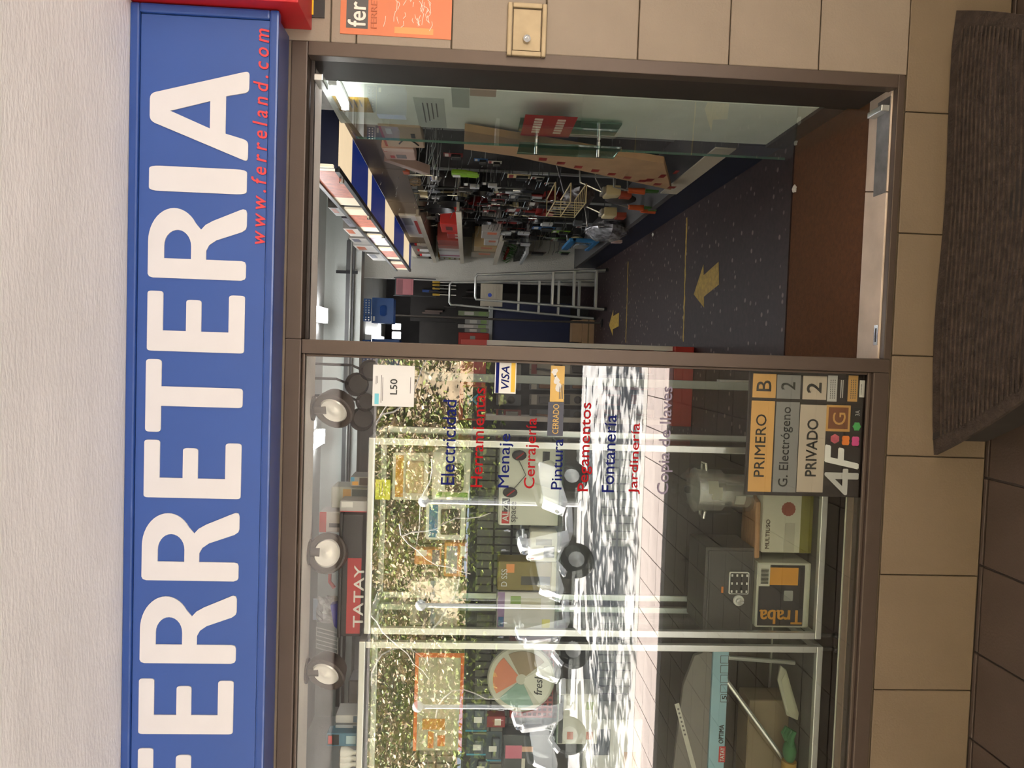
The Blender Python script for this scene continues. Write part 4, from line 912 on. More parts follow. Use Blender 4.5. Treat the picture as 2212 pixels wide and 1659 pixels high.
t = carton('pink_print_pack', 'dark grey pack with a pink print on the middle shelf of the far cabinet', 'pack', R(1090, 1198, 1588, 1700), FY, .08, '#3b4144', prints=[(.55, .8, .62, .95, '#c46a80'), (.68, .78, .40, .62, '#caa089'), (.35, .55, .55, .62, '#d0cdc4')], rest=zs2+.0062)
carton('red_pack', 'small dark red pack between the smoky packs', 'pack', R(1046, 1092, 1556, 1580), FY+.03, .05, '#8a1f22', prints=[(.2, .8, .2, .5, '#d6cfc2')])
carton('appliance_box', 'white carton with small food pictures under the salad box', 'box', R(1204, 1292, 1500, 1608), FY, .14, '#cfcec8', prints=[(.02, .98, .86, .97, '#5a5a5e'), (.1, .25, .60, .75, '#b5603a'), (.1, .25, .12, .28, '#b5603a'), (.7, .85, .12, .3, '#8fa05a')])
carton('white_appliance_box', 'white box with a dark rounded print lower in the far cabinet', 'box', R(1262, 1388, 1560, 1700), FY+.02, .16, '#c6c6c2', prints=[(.45, .85, .55, .9, '#3a3d42'), (.1, .5, .1, .3, '#b98d5c')])
# cabinet 2 lower: ironing board with a blue strip, beige carton, tray, gloves, label strip
m_iron = M('board_cover_grey', (.19, .175, .165), .8, var=.08)
x0, x1, z0, z1 = R(1470, 1560, 1408, 1690, .36)
t = thing('ironing_board', 'folded grey ironing board with a curved end and a light blue label strip', 'ironing board', ((x0+x1)/2, .4, zd2)); z0 = zd2+.30
MB().prism([(x0, z0), (x1-.12, z0), (x1-.02, z0+.02), (x1, z0+.07), (x1-.02, z0+.12), (x1-.14, z0+.16), (x0, z0+.19)], 'y', .37, .395).build('board', m_iron, t, bevel=.008, smooth=True)
MB().tube([(x1-.1, .385, z0), (x0+.05, .385, zd2+.005)], .009, 8).build('leg', m_alu, t); MB().tube([(x1-.03, .385, z0+.01), (x1-.05, .385, zd2+.005)], .009, 8).build('leg', m_alu, t)
a0, a1, b0, b1 = R(1545, 1579, 1408, 1690, .30); st = MB().box(a0, a1, .355, .369, b0, b1).build('blue_strip', cm('#8fb4c4'), t)
tr_ = R(1553, 1567, 1613, 1647, .352); MB().box(*[tr_[0], tr_[1]], .3535, .3545, tr_[2], tr_[3]).build('red_plate', cm('#b82a2c'), st); text('lettering', 'TATAY', (tr_[0]+.004, tr_[1]-.004, tr_[2]+.005, tr_[3]-.005), .3528, m_paper, st, bold=.02, depth=.0005)
text_px('lettering', 'OPTIMA', 1553, 1563, 1566, 1606, .3535, m_ink, st, bold=.02, depth=.0005)
for k in range(5):
    f_ = R(1556, 1574, 1416+21*k, 1433+21*k, .354); curve_mesh('icon', [rrect(f_[0], f_[1], f_[2], f_[3], .003), rrect(f_[0]+.0018, f_[1]-.0018, f_[2]+.0018, f_[3]-.0018, .002)], .0005, m_dgrey, st, .3535)
text_px('lettering', '5', 1560, 1570, 1503, 1511, .3535, m_ink, st)
t = carton('beige_carton', 'plain beige carton behind the tray at the bottom of the far cabinet', 'box', R(1584, 1672, 1512, 1700, .42), .42, .12, '#7a6c55', rest=zd2)
x0, x1, z0, z1 = R(1700, 1768, 1440, 1560, .32); t = thing('white_tray', 'tilted white oven tray at the bottom of the far cabinet', 'tray', ((x0+x1)/2, .34, zd2))
MB().prism([(x0, zd2+.004), (x0+.03, zd2+.001), (x1-.02, zd2+.06), (x1, zd2+.085), (x1-.06, zd2+.095), (x0+.02, zd2+.05)], 'y', .33, .342).build('dish', cm('#9a9a88', .3), t, bevel=.005, smooth=True); MB().prism([(x0+.025, zd2+.012), (x1-.03, zd2+.066), (x1-.06, zd2+.08), (x0+.03, zd2+.045)], 'y', .3285, .33).build('glaze', cm('#a9a995', .2), t)
t = thing('garden_gloves', 'green garden gloves with yellow cuffs lying in the far cabinet', 'gloves', (P(1740, 1625, .33).x, .33, zd2)); gx = P(1740, 1625, .33).x
MB().ball((gx, .34, zd2+.028), .05, .03, .026).build('palm', cm('#2c6b40', .8), t, smooth=True)
for k in range(4): MB().tube([(gx+.03, .325+.012*k, zd2+.03), (gx+.065, .32+.013*k, zd2+.03+.006*k), (gx+.09, .318+.013*k, zd2+.02+.006*k)], [.011, .010, .007], 8).build('finger', cm('#2c6b40', .8), t, smooth=True)
MB().tube([(gx-.04, .34, zd2+.028), (gx-.085, .34, zd2+.03)], .03, 10).build('cuff', cm('#a8843a', .8), t, smooth=True)
b = MB(); p, q_ = P(1462, 1520, .22), P(1502, 1670, .22); d = (q_-p).normalized(); n_ = Vector((-d.z, 0, d.x))*.0085
b.add([p+n_, q_+n_, q_-n_, p-n_, p+n_+Vector((0, .002, 0)), q_+n_+Vector((0, .002, 0)), q_-n_+Vector((0, .002, 0)), p-n_+Vector((0, .002, 0))], [(0, 1, 2, 3), (7, 6, 5, 4), (0, 4, 5, 1), (1, 5, 6, 2), (2, 6, 7, 3), (3, 7, 4, 0)])
t = thing('label_strip', 'slanting white label strip with symbols in the far cabinet', 'label', (p.x, .22, p.z)); b.build('strip', m_tag, t)
for k in range(7):
    c = p+d*(.022+.017*k); MB().prism([(c.x+.004*math.cos(i*PI/4), c.z+.004*math.sin(i*PI/4)) for i in range(8)], 'y', .2192, .22).build('symbol', m_dgrey, t)
# yellow note on the near cabinet glass
t = sheet_thing('yellow_note', 'yellow paper note stuck on the near cabinet glass', 'note', 827, 1057, .19)
panel('sheet', 811, 843, 1036, 1079, .1985, .001, cm('#c3c832'), t)
for k in range(3): panel('text_line', 819+k*6, 820.2+k*6, 1042, 1072, .198, .0005, m_dgrey, t)
# goods on top of the cabinets
zt1, zt2 = C1['z1'], C2['z1']
tb = thing('black_crate', 'black plastic crate with a red lettered banner on top of the cabinets', 'crate', (P(780, 1270, .22).x, .3, zt1))
x0, x1, z0, z1 = R(738, 792, 1112, 1375, .24); z0 = zt2+.001
MB().box(x0, x1, .24, .52, z0, z1).build('body', M('crate_black', (.012, .012, .013), .55), tb, bevel=.003); MB().box(x0-.004, x1+.006, .235, .525, z1, z1+.012).build('rim', m_black, tb, bevel=.003)
a, b_, c_, d = R(749, 790, 1206, 1369, .236); bn = MB().box(a, b_, .236, .2395, z0+.002, d).build('banner', cm('#a32226'), tb); text_px('lettering', 'TATAY', 764, 785, 1222, 1355, .2355, cm('#c9c8bf'), bn, bold=.03)
carton('red_toy_box', 'red and white box with a pictured appliance on the crate', 'box', R(686, 738, 1106, 1150, .34), .34, .10, '#b9b2ac', prints=[(0, 1, .72, 1, '#b02f2c'), (.25, .45, .05, .6, '#3a3a3e')], rest=z1+.0135)
b = MB(); q0 = P(720, 1215, .36); zc1 = z1+.0135
t = thing('red_bucket', 'red plastic pan with a handle on the black crate', 'pan', (q0.x, .37, zc1)); MB().lathe([(.03, zc1), (.045, zc1+.06), (.047, zc1+.06), (.047, zc1+.064), (.03, zc1+.004)], (q0.x, .40, 0), 'z', 24).build('body', cm('#b2342a', .35), t, smooth=True); MB().tube([(q0.x-.04, .39, zc1+.055), (q0.x-.075, .36, zc1+.05), (q0.x-.095, .35, zc1+.03)], .007, 8).build('handle', cm('#b2342a', .35), t, smooth=True)
bag_item('clear bag of blue cloths slumped on the black crate', R(684, 738, 1288, 1345, .40), .40, M('bag_silver', (.55, .56, .58), .2, metal=.3, var=.5, scale=30), 4); 
t = thing('blue_cloth', 'folded blue cloth on the black crate', 'cloth', (P(728, 1330, .30).x, .31, zc1)); x0, x1, _, _ = R(715, 738, 1300, 1362, .3); MB().prism([(x0, zc1), (x1, zc1), (x1-.01, zc1+.035), (x0+.02, zc1+.02)], 'y', .29, .33).build('cloth', cm('#2b2f86', .8), t, bevel=.006, smooth=True)
t = thing('dish_rack', 'grey wire rack leaning on the crate top', 'rack', (P(710, 1390, .3).x, .3, zc1)); x0, x1, _, _ = R(684, 738, 1368, 1412, .3); b = MB()
for k in range(6): b.tube([(x0+(x1-x0)*k/5, .30, zc1+.004), (x0+(x1-x0)*k/5+.01, .33, zc1+.09)], .0022, 5)
b.build('wire', m_alu, t); MB().tube([(x0, .30, zc1+.004), (x1, .30, zc1+.004), (x1+.01, .33, zc1+.09), (x0+.01, .33, zc1+.09)], .003, 6, closed=True).build('frame', m_alu, t)
carton('white_sachet_box', 'white box with a small picture on the near cabinet top', 'box', R(702, 790, 1052, 1098, .36), .36, .12, '#b9bab0', prints=[(.0, .9, .08, .5, '#5f6a68'), (.05, .9, .52, .72, '#c9a06a')], rest=zt1+.001)
carton('flat_red_box', 'flat white box with a red edge lying on the near cabinet', 'box', R(727, 788, 1082, 1106, .25), .25, .09, '#a9a7a3', prints=[(0, .08, 0, 1, '#b0302d'), (.4, .9, .55, .95, '#d4d2cb')], rest=zt1+.001)
carton('brown_drawer_box', 'brown and grey drawer box on the near cabinet beside the white box', 'box', R(746, 790, 1030, 1050, .30), .30, .12, '#8d8b84', prints=[(.1, .9, .05, .55, '#3a2b20'), (.1, .5, .6, .9, '#c98f2c'), (.5, .95, .8, .98, '#3f87a8')], rest=zt1+.001)
for k, (a, b_, c_, d, col, lab) in enumerate(((748, 776, 1470, 1520, '#3a3a3c', 'dark wrapped pack on the far cabinet nearest the black crate'), (722, 776, 1545, 1562, '#b9bab6', 'upright white filter carton on the far cabinet'), (722, 776, 1566, 1582, '#a9b2b6', 'second white carton on the far cabinet, beside the bulb pack'))):
    carton('stored_carton', lab, 'box', R(a, b_, c_, d, .32), .32, .10, col, prints=[(.1, .9, .1, .3, '#46687c')], rest=zt2+.001)
t = carton('bulb_pack', 'blue lamp pack with a red and black label on the far cabinet', 'pack', R(705, 774, 1584, 1612, .28), .28, .06, '#3f7288', prints=[(.1, .9, .62, .98, '#1d1d1f'), (.2, .8, .84, .96, '#b0302d'), (.2, .8, .1, .4, '#9fb9bd')], rest=zt2+.001)
for k in range(3):
    p = P(740, 1624+k*13, .28); t = thing('lamp_bulb', ('clear lamp bulb on the far cabinet beside the blue pack', 'clear lamp bulb in the middle of the far cabinet row', 'clear lamp bulb nearest the frame edge')[k], 'bulb', (p.x, .28, zt2)); MB().lathe([(.008, zt2+.001), (.009, zt2+.02), (.022, zt2+.05), (.02, zt2+.066), (.001, zt2+.074)], (p.x, .28, 0), 'z', 16).build('globe', m_kw, t, smooth=True); MB().lathe([(.0095, zt2+.0008), (.0105, zt2+.018)], (p.x, .28, 0), 'z', 12).build('cap', m_alu, t)
# dark pots hung behind the window near the post
for k, (px, py, r_) in enumerate(((782, 905, .05), (772, 830, .05), (800, 800, .045), (790, 868, .04))):
    p = P(px, py, .75); t = thing('hanging_pot', ('black pan hung near the ceiling, by the cabinet corner', 'black pan hung near the ceiling above the white sticker', 'small black pan hung nearest the mullion', 'black pan hung between two others above the sticker')[k], 'pan', (p.x, .75, p.z), 0, 'black pans hung behind the window')
    MB().lathe([(.001, .03), (r_*.8, .03), (r_, -.02), (r_*1.03, -.02), (r_*.84, .036), (.001, .036)], (p.x, .75, p.z), 'y', 24).build('pan', m_black, t, smooth=True); MB().tube([(p.x, .76, p.z+r_*.8), (p.x+.02, .75, p.z+r_*1.8), (p.x+.02, .75, 3.04)], .006, 6).build('hanger', m_black, t)
# ------------------------------------------------------------------ right hand shelving along the aisle
def RX(px0, px1, py0, py1, x):     # picture box -> (y0, y1, z0, z1) on a plane facing the aisle
    pm, qm = (py0+py1)/2, (px0+px1)/2
    return (PX(qm, py0, x).y, PX(qm, py1, x).y, PX(px1, pm, x).z, PX(px0, pm, x).z)
m_navy = M('navy_panel', (.010, .014, .035), .45, var=.05); m_cream = M('cream_metal', (.52, .47, .37), .5, var=.05); m_peg = M('dark_pegboard', (.022, .018, .015), .7, var=.2)
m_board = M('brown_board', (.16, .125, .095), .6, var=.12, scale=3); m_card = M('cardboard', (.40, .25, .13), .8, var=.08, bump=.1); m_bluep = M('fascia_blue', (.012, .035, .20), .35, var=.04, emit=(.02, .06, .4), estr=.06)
sh = thing('goods_shelving', 'long shelving with pegboard and navy base along the right of the aisle', 'shelving', (1.15, 3.5, FZ))
MB().box(1.0, 1.36, .96, 6.18, FZ, .60).build('base', m_navy, sh, bevel=.004)
MB().box(.99, 1.36, .96, 6.18, .601, .64).build('deck', m_dgrey, sh, bevel=.003)
MB().box(.985, .992, .98, 2.0, .60, .70).build('shelf_lip', m_cream, sh, bevel=.002)
MB().box(1.30, 1.36, .96, 6.18, .641, 2.25).build('back_panel', m_peg, sh)
for k in range(5): MB().box(1.045, 1.055, .96+1.0*k, 1.955+1.0*k, 2.22, 2.43).build('header_board', m_board, sh, bevel=.002)
for k, z in enumerate((2.24, 1.935, 1.565)):
    y0 = (3.2, 2.95, 4.3)[k]; s_ = MB().box(1.0, 1.299, y0, 6.15, z-.02, z).build('shelf', m_cream, sh, bevel=.002); MB().box(.992, .999, y0, 6.15, z-.035, z+.006).build('price_rail', m_cream, s_)
for y in (1.95, 2.95, 3.95, 4.95): MB().box(1.285, 1.30, y-.012, y+.012, .641, 2.2).build('upright', m_grey, sh)
cn = thing('backlit_canopy', 'canopy of backlit picture panels with cream and blue underside above the shelving', 'canopy', (.95, 3, 2.43)); XF = .80
yr = [PX(a, b, XF).y for a, b in ((749, 405), (781, 453), (791, 464), (817, 505), (838, 533), (856, 562), (866, 578))]
YE = yr[-1]+.25
MB().box(XF+.012, 1.04, .95, YE, 2.445, 2.575).build('box', m_navy, cn); MB().box(XF, 1.056, .935, .949, 2.43, 2.58).build('end_panel', M('end_navy', (.008, .012, .045), .4, var=.03), cn)
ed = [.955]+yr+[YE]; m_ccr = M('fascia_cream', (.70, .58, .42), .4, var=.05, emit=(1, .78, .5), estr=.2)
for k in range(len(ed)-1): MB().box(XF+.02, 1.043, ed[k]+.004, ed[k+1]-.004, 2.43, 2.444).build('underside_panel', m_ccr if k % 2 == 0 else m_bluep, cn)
MB().box(XF-.012, XF+.014, .955, YE, 2.425, 2.445).build('rail', m_black, cn); MB().box(XF-.012, XF+.014, .955, YE, 2.562, 2.582).build('rail', m_black, cn)
for a, b in ((722, 380), (785, 462), (815, 505)): p = PX(a, b, XF); MB().lathe([(.012, -.02), (.012, 0)], (XF-.012, p.y, 2.437), 'x', 10).build('rail_bolt', m_chrome, cn)
m_lcr = M('panel_cream_lit', (.8, .7, .5), .4, var=.03, emit=(1, .86, .62), estr=.16); m_lor = M('panel_orange_lit', (.6, .2, .12), .4, var=.25, scale=30, emit=(.75, .24, .15), estr=.10); m_lpu = M('panel_dim', (.3, .2, .25), .25, var=.3, scale=20, emit=(.3, .15, .18), estr=.06)
yp = [PX(a, b, XF).y for a, b in ((722, 360), (766, 444), (770, 452), (800, 500), (806, 508), (826, 530), (832, 536), (848, 560), (854, 567), (864, 582))]
for k in range(5):
    a, b = yp[2*k], yp[2*k+1]; w = b-a; c0, c1 = (a+w*.10, b-w*.24) if k == 0 else (a+w*.24, b-w*.22)
    f_ = MB().box(XF, XF+.011, a, b, 2.446, 2.561).build('picture_panel', m_lcr, cn); MB().box(XF-.001, XF, c0, c1, 2.446, 2.561).build('picture_print', m_lpu if k == 2 else m_lor, f_)
# peg hooks: parts of the shelving
hook = MB().tube([(0, 0, 0), (-.22, 0, .012), (-.27, 0, .03)], .0028, 5).build('peg_hook', m_chrome, sh, local=True); hook.location = (1.30-sh.location.x, 1.3-sh.location.y, 2.1-sh.location.z)
def put_hook(y, z, x=1.30): piece(hook, (x-sh.location.x, y-sh.location.y, z-sh.location.z), sh)
rg = random.Random(21)
for k in range(30): put_hook(1.25+.06*k, 2.10+.05*math.sin(k*2.3)-(.04 if k % 3 else 0))
for k in range(26): put_hook(2.0+.13*k, 1.15+rg.uniform(-.35, .6))
# ---- hanging goods
m_blk2 = M('black_nylon', (.013, .013, .014), .35, var=.1); m_wood = M('pale_wood', (.55, .38, .20), .5, var=.15, stretch=(8, 8, 2))
TOOLCOL = {'black': m_blk2, 'red': cm('#7c1c18'), 'steel': m_steel, 'grey': cm('#55575a'), 'lime': cm('#7fae1e'), 'wooden': m_wood, 'white': cm('#b7b3a8'), 'blue': cm('#2a5c93'), 'orange': cm('#c2562a'), 'cream': cm('#c9b98c'), 'green': cm('#3d6a2a'), 'brown': cm('#4a3226')}
made = []
def tool(kind, col, y, z, L_=.26, x=1.06, tilt=0.0, row='upper'):
    m = TOOLCOL[col]; t = thing(kind.replace(' ', '_'), '', kind, (x, y, z), 0, 'tools hung on the right shelving'); t['_row'] = row; t['_col'] = col; t['_kind'] = kind
    T = Matrix.Rotation(tilt, 4, 'X')
    def bl(mb, nm, mm, **k):
        mb.v = [tuple(T @ Vector(v)) for v in mb.v]; return mb.build(nm, mm, t, local=True, **k)
    if kind in ('ladle', 'spatula', 'whisk', 'skimmer', 'brush'):
        bl(MB().tube([(0, 0, 0), (0, 0, -.02), (0, 0, -L_*.45)], [.006, .010, .008], 8), 'handle', m, smooth=True)
        bl(MB().tube([(0, 0, -L_*.45), (0, 0, -L_*.72)], .004, 6), 'shaft', m_steel if kind in ('ladle', 'whisk', 'skimmer') else m, smooth=True)
        if kind == 'ladle': bl(MB().lathe([(.001, -.026), (.028, -.02), (.038, .0), (.035, .0), (.026, -.016), (.001, -.021)], (-.012, 0, -L_*.80), 'x', 16), 'bowl', m_steel if col == 'steel' else m, smooth=True)
        elif kind == 'spatula': bl(MB().prism(rrect(-.035, .035, -L_, -L_*.68, .012), 'x', -.002, .002), 'blade', m)
        elif kind == 'skimmer':
            bl(MB().lathe([(.045, -.003), (.047, .0), (.045, .003)], (0, 0, -L_*.86), 'x', 18), 'disc', m, smooth=True)
        elif kind == 'brush': bl(MB().box(-.02, .02, -.04, .04, -L_, -L_*.7), 'head', m, bevel=.006)
        else:
            for k in range(5): a = PI*k/5; ex, ey = .028*math.cos(a), .028*math.sin(a); bl(MB().tube([(0, 0, -L_*.55), (ex, ey, -L_*.8), (ex*.6, ey*.6, -L_*.97), (-ex*.6, -ey*.6, -L_*.97), (-ex, -ey, -L_*.8), (0, 0, -L_*.55)], .0018, 4), 'wire', m_wood if col == 'wooden' else m_steel)
    elif kind == 'pan':
        r_ = L_*.30; bl(MB().lathe([(.001, .02), (r_*.8, .02), (r_, -.018), (r_*1.02, -.018), (r_*.84, .026), (.001, .026)], (0, 0, -L_*.68), 'x', 22), 'pan', m, smooth=True); bl(MB().tube([(0, 0, 0), (0, 0, -L_*.4)], [.008, .011], 8), 'handle', m, smooth=True)
    elif kind == 'pack':
        w = L_*.34; bl(MB().box(-.001, .002, -w, w, -L_, 0), 'card', m); bl(MB().box(-.022, -.001, -w*.7, w*.7, -L_*.9, -L_*.38), 'product', m_blk2 if col != 'black' else m_gry, bevel=.006); bl(MB().box(-.0016, -.001, -w*.85, w*.85, -L_*.26, -L_*.07), 'header_print', TOOLCOL['red'] if col in ('white', 'cream') else m_tag)
    elif kind == 'gloves':
        bl(MB().box(-.018, .01, -.05, .05, -L_*.55, 0), 'palm', m, bevel=.014, smooth=True)
        for k in range(4): bl(MB().tube([(-.004, -.037+.025*k, -L_*.5), (-.012, -.04+.027*k, -L_*(.95-.05*abs(k-1.5)))], [.012, .008], 7), 'finger', m, smooth=True)
        bl(MB().box(-.022, -.017, -.02, .03, -L_*.3, -L_*.05), 'tag', m_paper)
    elif kind == 'basket':
        for k in range(3): bl(MB().tube([(-.09, -.24, -L_*k/2.2), (-.09, .24, -L_*k/2.2), (.02, .24, -L_*k/2.2), (.02, -.24, -L_*k/2.2)], .004, 5, closed=True), 'wire_ring', m)
        for k in range(7): bl(MB().tube([(-.09, -.24+.08*k, 0), (-.09, -.24+.08*k, -L_*.91), (.02, -.24+.08*k, -L_*.91)], .003, 4), 'wire', m)
    made.append(t); return t
def tool_px(kind, col, px0, px1, py, x=1.06, tilt=0.0, row='upper', L_=None):
    p, q_ = PX(px0, py, x), PX(px1, py, x); put_hook(p.y, p.z+.004)
    return tool(kind, col, p.y, p.z, L_ or (p.z-q_.z), x, tilt, row)
for a in (('brush', 'orange', 838, 884, 365), ('whisk', 'wooden', 833, 910, 390), ('ladle', 'steel', 872, 958, 376), ('skimmer', 'grey', 866, 948, 410), ('brush', 'cream', 866, 924, 416), ('spatula', 'black', 868, 945, 398), ('pan', 'black', 905, 1010, 432), ('pan', 'black', 872, 985, 446), ('spatula', 'black', 940, 1030, 405),
          ('ladle', 'black', 930, 1010, 420), ('skimmer', 'black', 884, 965, 455), ('pan', 'black', 990, 1070, 410), ('gloves', 'lime', 975, 1040, 372), ('pack', 'red', 958, 1000, 334), ('pack', 'blue', 1024, 1054, 345), ('pack', 'white', 1054, 1084, 350), ('pack', 'cream', 1096, 1146, 380), ('pack', 'black', 1000, 1040, 398), ('pack', 'white', 1148, 1176, 384), ('pack', 'white', 1176, 1200, 396),
          ('pack', 'black', 1040, 1078, 396), ('pack', 'red', 994, 1026, 452), ('ladle', 'black', 1030, 1100, 440), ('pan', 'black', 1000, 1070, 475), ('pack', 'white', 1052, 1076, 478), ('pack', 'grey', 1100, 1150, 425), ('spatula', 'black', 1080, 1150, 448), ('pack', 'black', 1060, 1110, 500), ('ladle', 'black', 1110, 1180, 470), ('pack', 'brown', 1140, 1200, 440), ('pack', 'black', 1100, 1150, 500), ('pan', 'red', 1130, 1200, 456), ('pack', 'black', 1150, 1200, 480),
          ('pack', 'grey', 1180, 1230, 455), ('pack', 'blue', 1150, 1200, 492), ('pack', 'black', 1110, 1150, 525), ('pack', 'grey', 1085, 1120, 520), ('pack', 'green', 1190, 1228, 515), ('pack', 'lime', 1192, 1232, 500), ('pack', 'green', 1200, 1232, 545), ('pack', 'brown', 1130, 1180, 545), ('pack', 'white', 1245, 1275, 490), ('brush', 'grey', 1195, 1260, 480), ('pack', 'lime', 1270, 1284, 525), ('spatula', 'black', 1040, 1110, 470), ('skimmer', 'black', 1075, 1150, 410)):
    tool_px(*a, row='upper' if a[2] < 1000 else ('middle' if a[2] < 1120 else 'lower'))
for k, (px, py) in enumerate(((1088, 420), (1078, 432), (1068, 444), (1060, 456))): tool_px('pack', 'red', px-16, px+12, py, row='middle', x=1.0)
tool_px('basket', 'cream', 1190, 1290, 420, x=.98, row='lower', L_=.2)
rg = random.Random(303)
for k in range(64):
    px = rg.uniform(905, 1215); f = (px-905)/310; py = rg.uniform(392+f*30, 486+f*50)
    kind = rg.choice(['ladle', 'spatula', 'pack', 'skimmer', 'pack', 'pan', 'brush', 'whisk', 'pack']); col = rg.choice(['black', 'black', 'grey', 'steel', 'black', 'white', 'red', 'brown', 'cream'])
    if kind == 'whisk': col = 'steel'
    tool_px(kind, col, px, px+60, py, x=rg.uniform(1.09, 1.24), tilt=rg.uniform(-.12, .12), row='upper' if px < 1000 else ('middle' if px < 1120 else 'lower'), L_=rg.uniform(.17, .28))
groups = {}
for t in made: groups.setdefault((t['_col'], t['_kind'], t['_row']), []).append(t)
ORD = ['nearest the door', 'second from the door', 'third from the door', 'fourth from the door', 'fifth from the door', 'sixth from the door', 'seventh from the door', 'eighth from the door']+[w+' from the door' for w in 'ninth tenth eleventh twelfth thirteenth fourteenth fifteenth sixteenth seventeenth eighteenth'.split()]
for (c_, k_, r_), L in groups.items():
    L.sort(key=lambda o: o.location.y)
    for i, t in enumerate(L):
        t['label'] = '%s %s hung on the %s rows of the right shelving%s' % (c_, k_, r_, ', '+ORD[i] if len(L) > 1 else '')
for t in made:
    for k in ('_row', '_col', '_kind'): del t[k]
# ---- notices on the pale wall behind the open glass door
for k, (a, b, c, d, col, lab) in enumerate(((727, 800, 210, 241, '#b59233', 'yellow notice on the pale wall behind the glass door'), (900, 962, 212, 282, '#b9beb6', 'white sheet with small print on the pale wall behind the glass door'), (976, 1014, 190, 232, '#a9b0a8', 'plain white sheet on the pale wall behind the glass door'), (1015, 1072, 192, 208, '#b09a8c', 'pinkish strip of paper on the pale wall behind the glass door'))):
    y0, y1, z0, z1 = RX(a, b, c, d, .9985); y1 = min(y1, .925); t = thing('wall_notice', lab, 'notice', (.999, (y0+y1)/2, z0))
    MB().box(.9978, .9994, y0, y1, z0, z1).build('sheet', cm(col), t)
    if k < 2:
        for j in range(4): MB().box(.9974, .9978, y0+(y1-y0)*.15, y0+(y1-y0)*(.6+.07*j), z0+(z1-z0)*(.25+.15*j), z0+(z1-z0)*(.29+.15*j)).build('text_line', m_dgrey, t)
# ---- boxes beside the aisle
def xbox(name, lab, cat, px0, px1, py0, py1, x, depth, m, prints=(), rest=None, group=None, flap=True):
    y0, y1, z0, z1 = RX(px0, px1, py0, py1, x); 
    if rest is not None: z1 = z1-z0+rest; z0 = rest
    if y1 > 6.14: y0, y1 = max(y0-(y1-6.14), 5.93), 6.14
    t = thing(name, lab, cat, (x+depth/2, (y0+y1)/2, z0), 0, group); m = cm(m) if isinstance(m, str) else m; w, h = y1-y0, z1-z0
    MB().box(x, x+depth, y0, y1, z0, z1).build('body', m, t, bevel=min(.004, h*.05), seg=1)
    if flap: MB().box(x+.004, x+depth*.55, y0+.004, y1-.004, z1, z1+.0015).build('flap', m, t)
    for i, (a, b, c, d, mm) in enumerate(prints): MB().box(x-.0006*(1+.4*i), x, y0+a*w, y0+b*w, z0+c*h, z0+d*h).build('print', cm(mm) if isinstance(mm, str) else mm, t)
    return t
# big cardboard sheet box leaning at the near end of the shelving
t = thing('long_carton', 'tall brown cardboard carton with red print leaning at the shelf end', 'carton', (.97, 1.4, .705))
pts = [PX(a, b, .95) for a, b in ((985, 282), (1418, 352), (1436, 410), (1100, 338), (985, 322))]; zmin = min(p.z for p in pts)
MB().prism([(p.y, p.z-zmin+.703) for p in pts], 'x', .95, .984).build('body', m_card, t, bevel=.003)
MB().prism([(p.y+.002, p.z-zmin+.7032) for p in pts[2:4]]+[(p.y+.02, p.z-zmin+.7032) for p in pts[3:1:-1]], 'x', .955, .98).build('edge', m_card, t)
rg = random.Random(8)
for k in range(9):
    f = (k+.4)/9.5; p = pts[2].lerp(pts[3], f); MB().box(.9494, .95, p.y-.07, p.y-.02, p.z-zmin+.66, p.z-zmin+.70).build('red_print', cm('#8a1f16'), t)
for k in range(3): p = pts[2]; MB().box(.9494, .95, p.y-.45+.1*k, p.y-.38+.1*k, p.z-zmin+.78+.04*k, p.z-zmin+.80+.05*k).build('red_print', cm('#8a1f16'), t)
t = xbox('sink_mixer_box', 'pale carton picturing a black hose and tap behind the glass door', 'box', 826, 913, 274, 318, .99, .04, '#b39c80', prints=[(.02, .98, .94, 1, '#a8412c'), (.1, .35, .72, .86, '#d9d4c8')])
y0, y1, z0, z1 = RX(826, 913, 274, 318, .99); MB().tube([(.9885, y0+(y1-y0)*(.85-.3*math.sin(a)), z0+(z1-z0)*(.15+.16*a)) for a in [0, .5, 1, 1.5, 2, 2.5, 3]], .004, 6).build('pictured_hose', m_ink, t); MB().box(.9885, .9899, y0+(y1-y0)*.3, y0+(y1-y0)*.5, z0+(z1-z0)*.18, z0+(z1-z0)*.28).build('pictured_tap', m_ink, t)
xbox('pink_carton', 'pinkish carton with small red prints high on the near hooks', 'box', 830, 896, 321, 345, .99, .05, '#c0a090', prints=[(.1, .3, .86, .97, '#b0322a'), (.55, .85, .3, .62, '#5d544e'), (.0, .25, .0, .96, '#c9b3a4'), (.65, .85, .68, .82, '#b0322a')])
t = thing('tilted_tube_box', 'long pinkish white box tilted on the near hooks', 'box', (1.0, 1.6, 2.1)); p, q_ = PX(836, 348, .99), PX(922, 377, .99)
d = q_-p; n_ = Vector((0, -d.z, d.y)).normalized()*.022; b = MB(); b.add([p+n_, q_+n_, q_-n_, p-n_]+[v+Vector((.05, 0, 0)) for v in (p+n_, q_+n_, q_-n_, p-n_)], [(0, 1, 2, 3), (7, 6, 5, 4), (0, 4, 5, 1), (1, 5, 6, 2), (2, 6, 7, 3), (3, 7, 4, 0)]); b.build('body', cm('#b79c8d'), t, bevel=.002)
b = MB(); b.add([p+d*.4+n_*.9-Vector((.0006, 0, 0)), q_-d*.05+n_*.9-Vector((.0006, 0, 0)), q_-d*.05-n_*.2-Vector((.0006, 0, 0)), p+d*.4-n_*.2-Vector((.0006, 0, 0))], [(0, 1, 2, 3)]); b.build('print', cm('#c8b8ac'), t, fix=False)
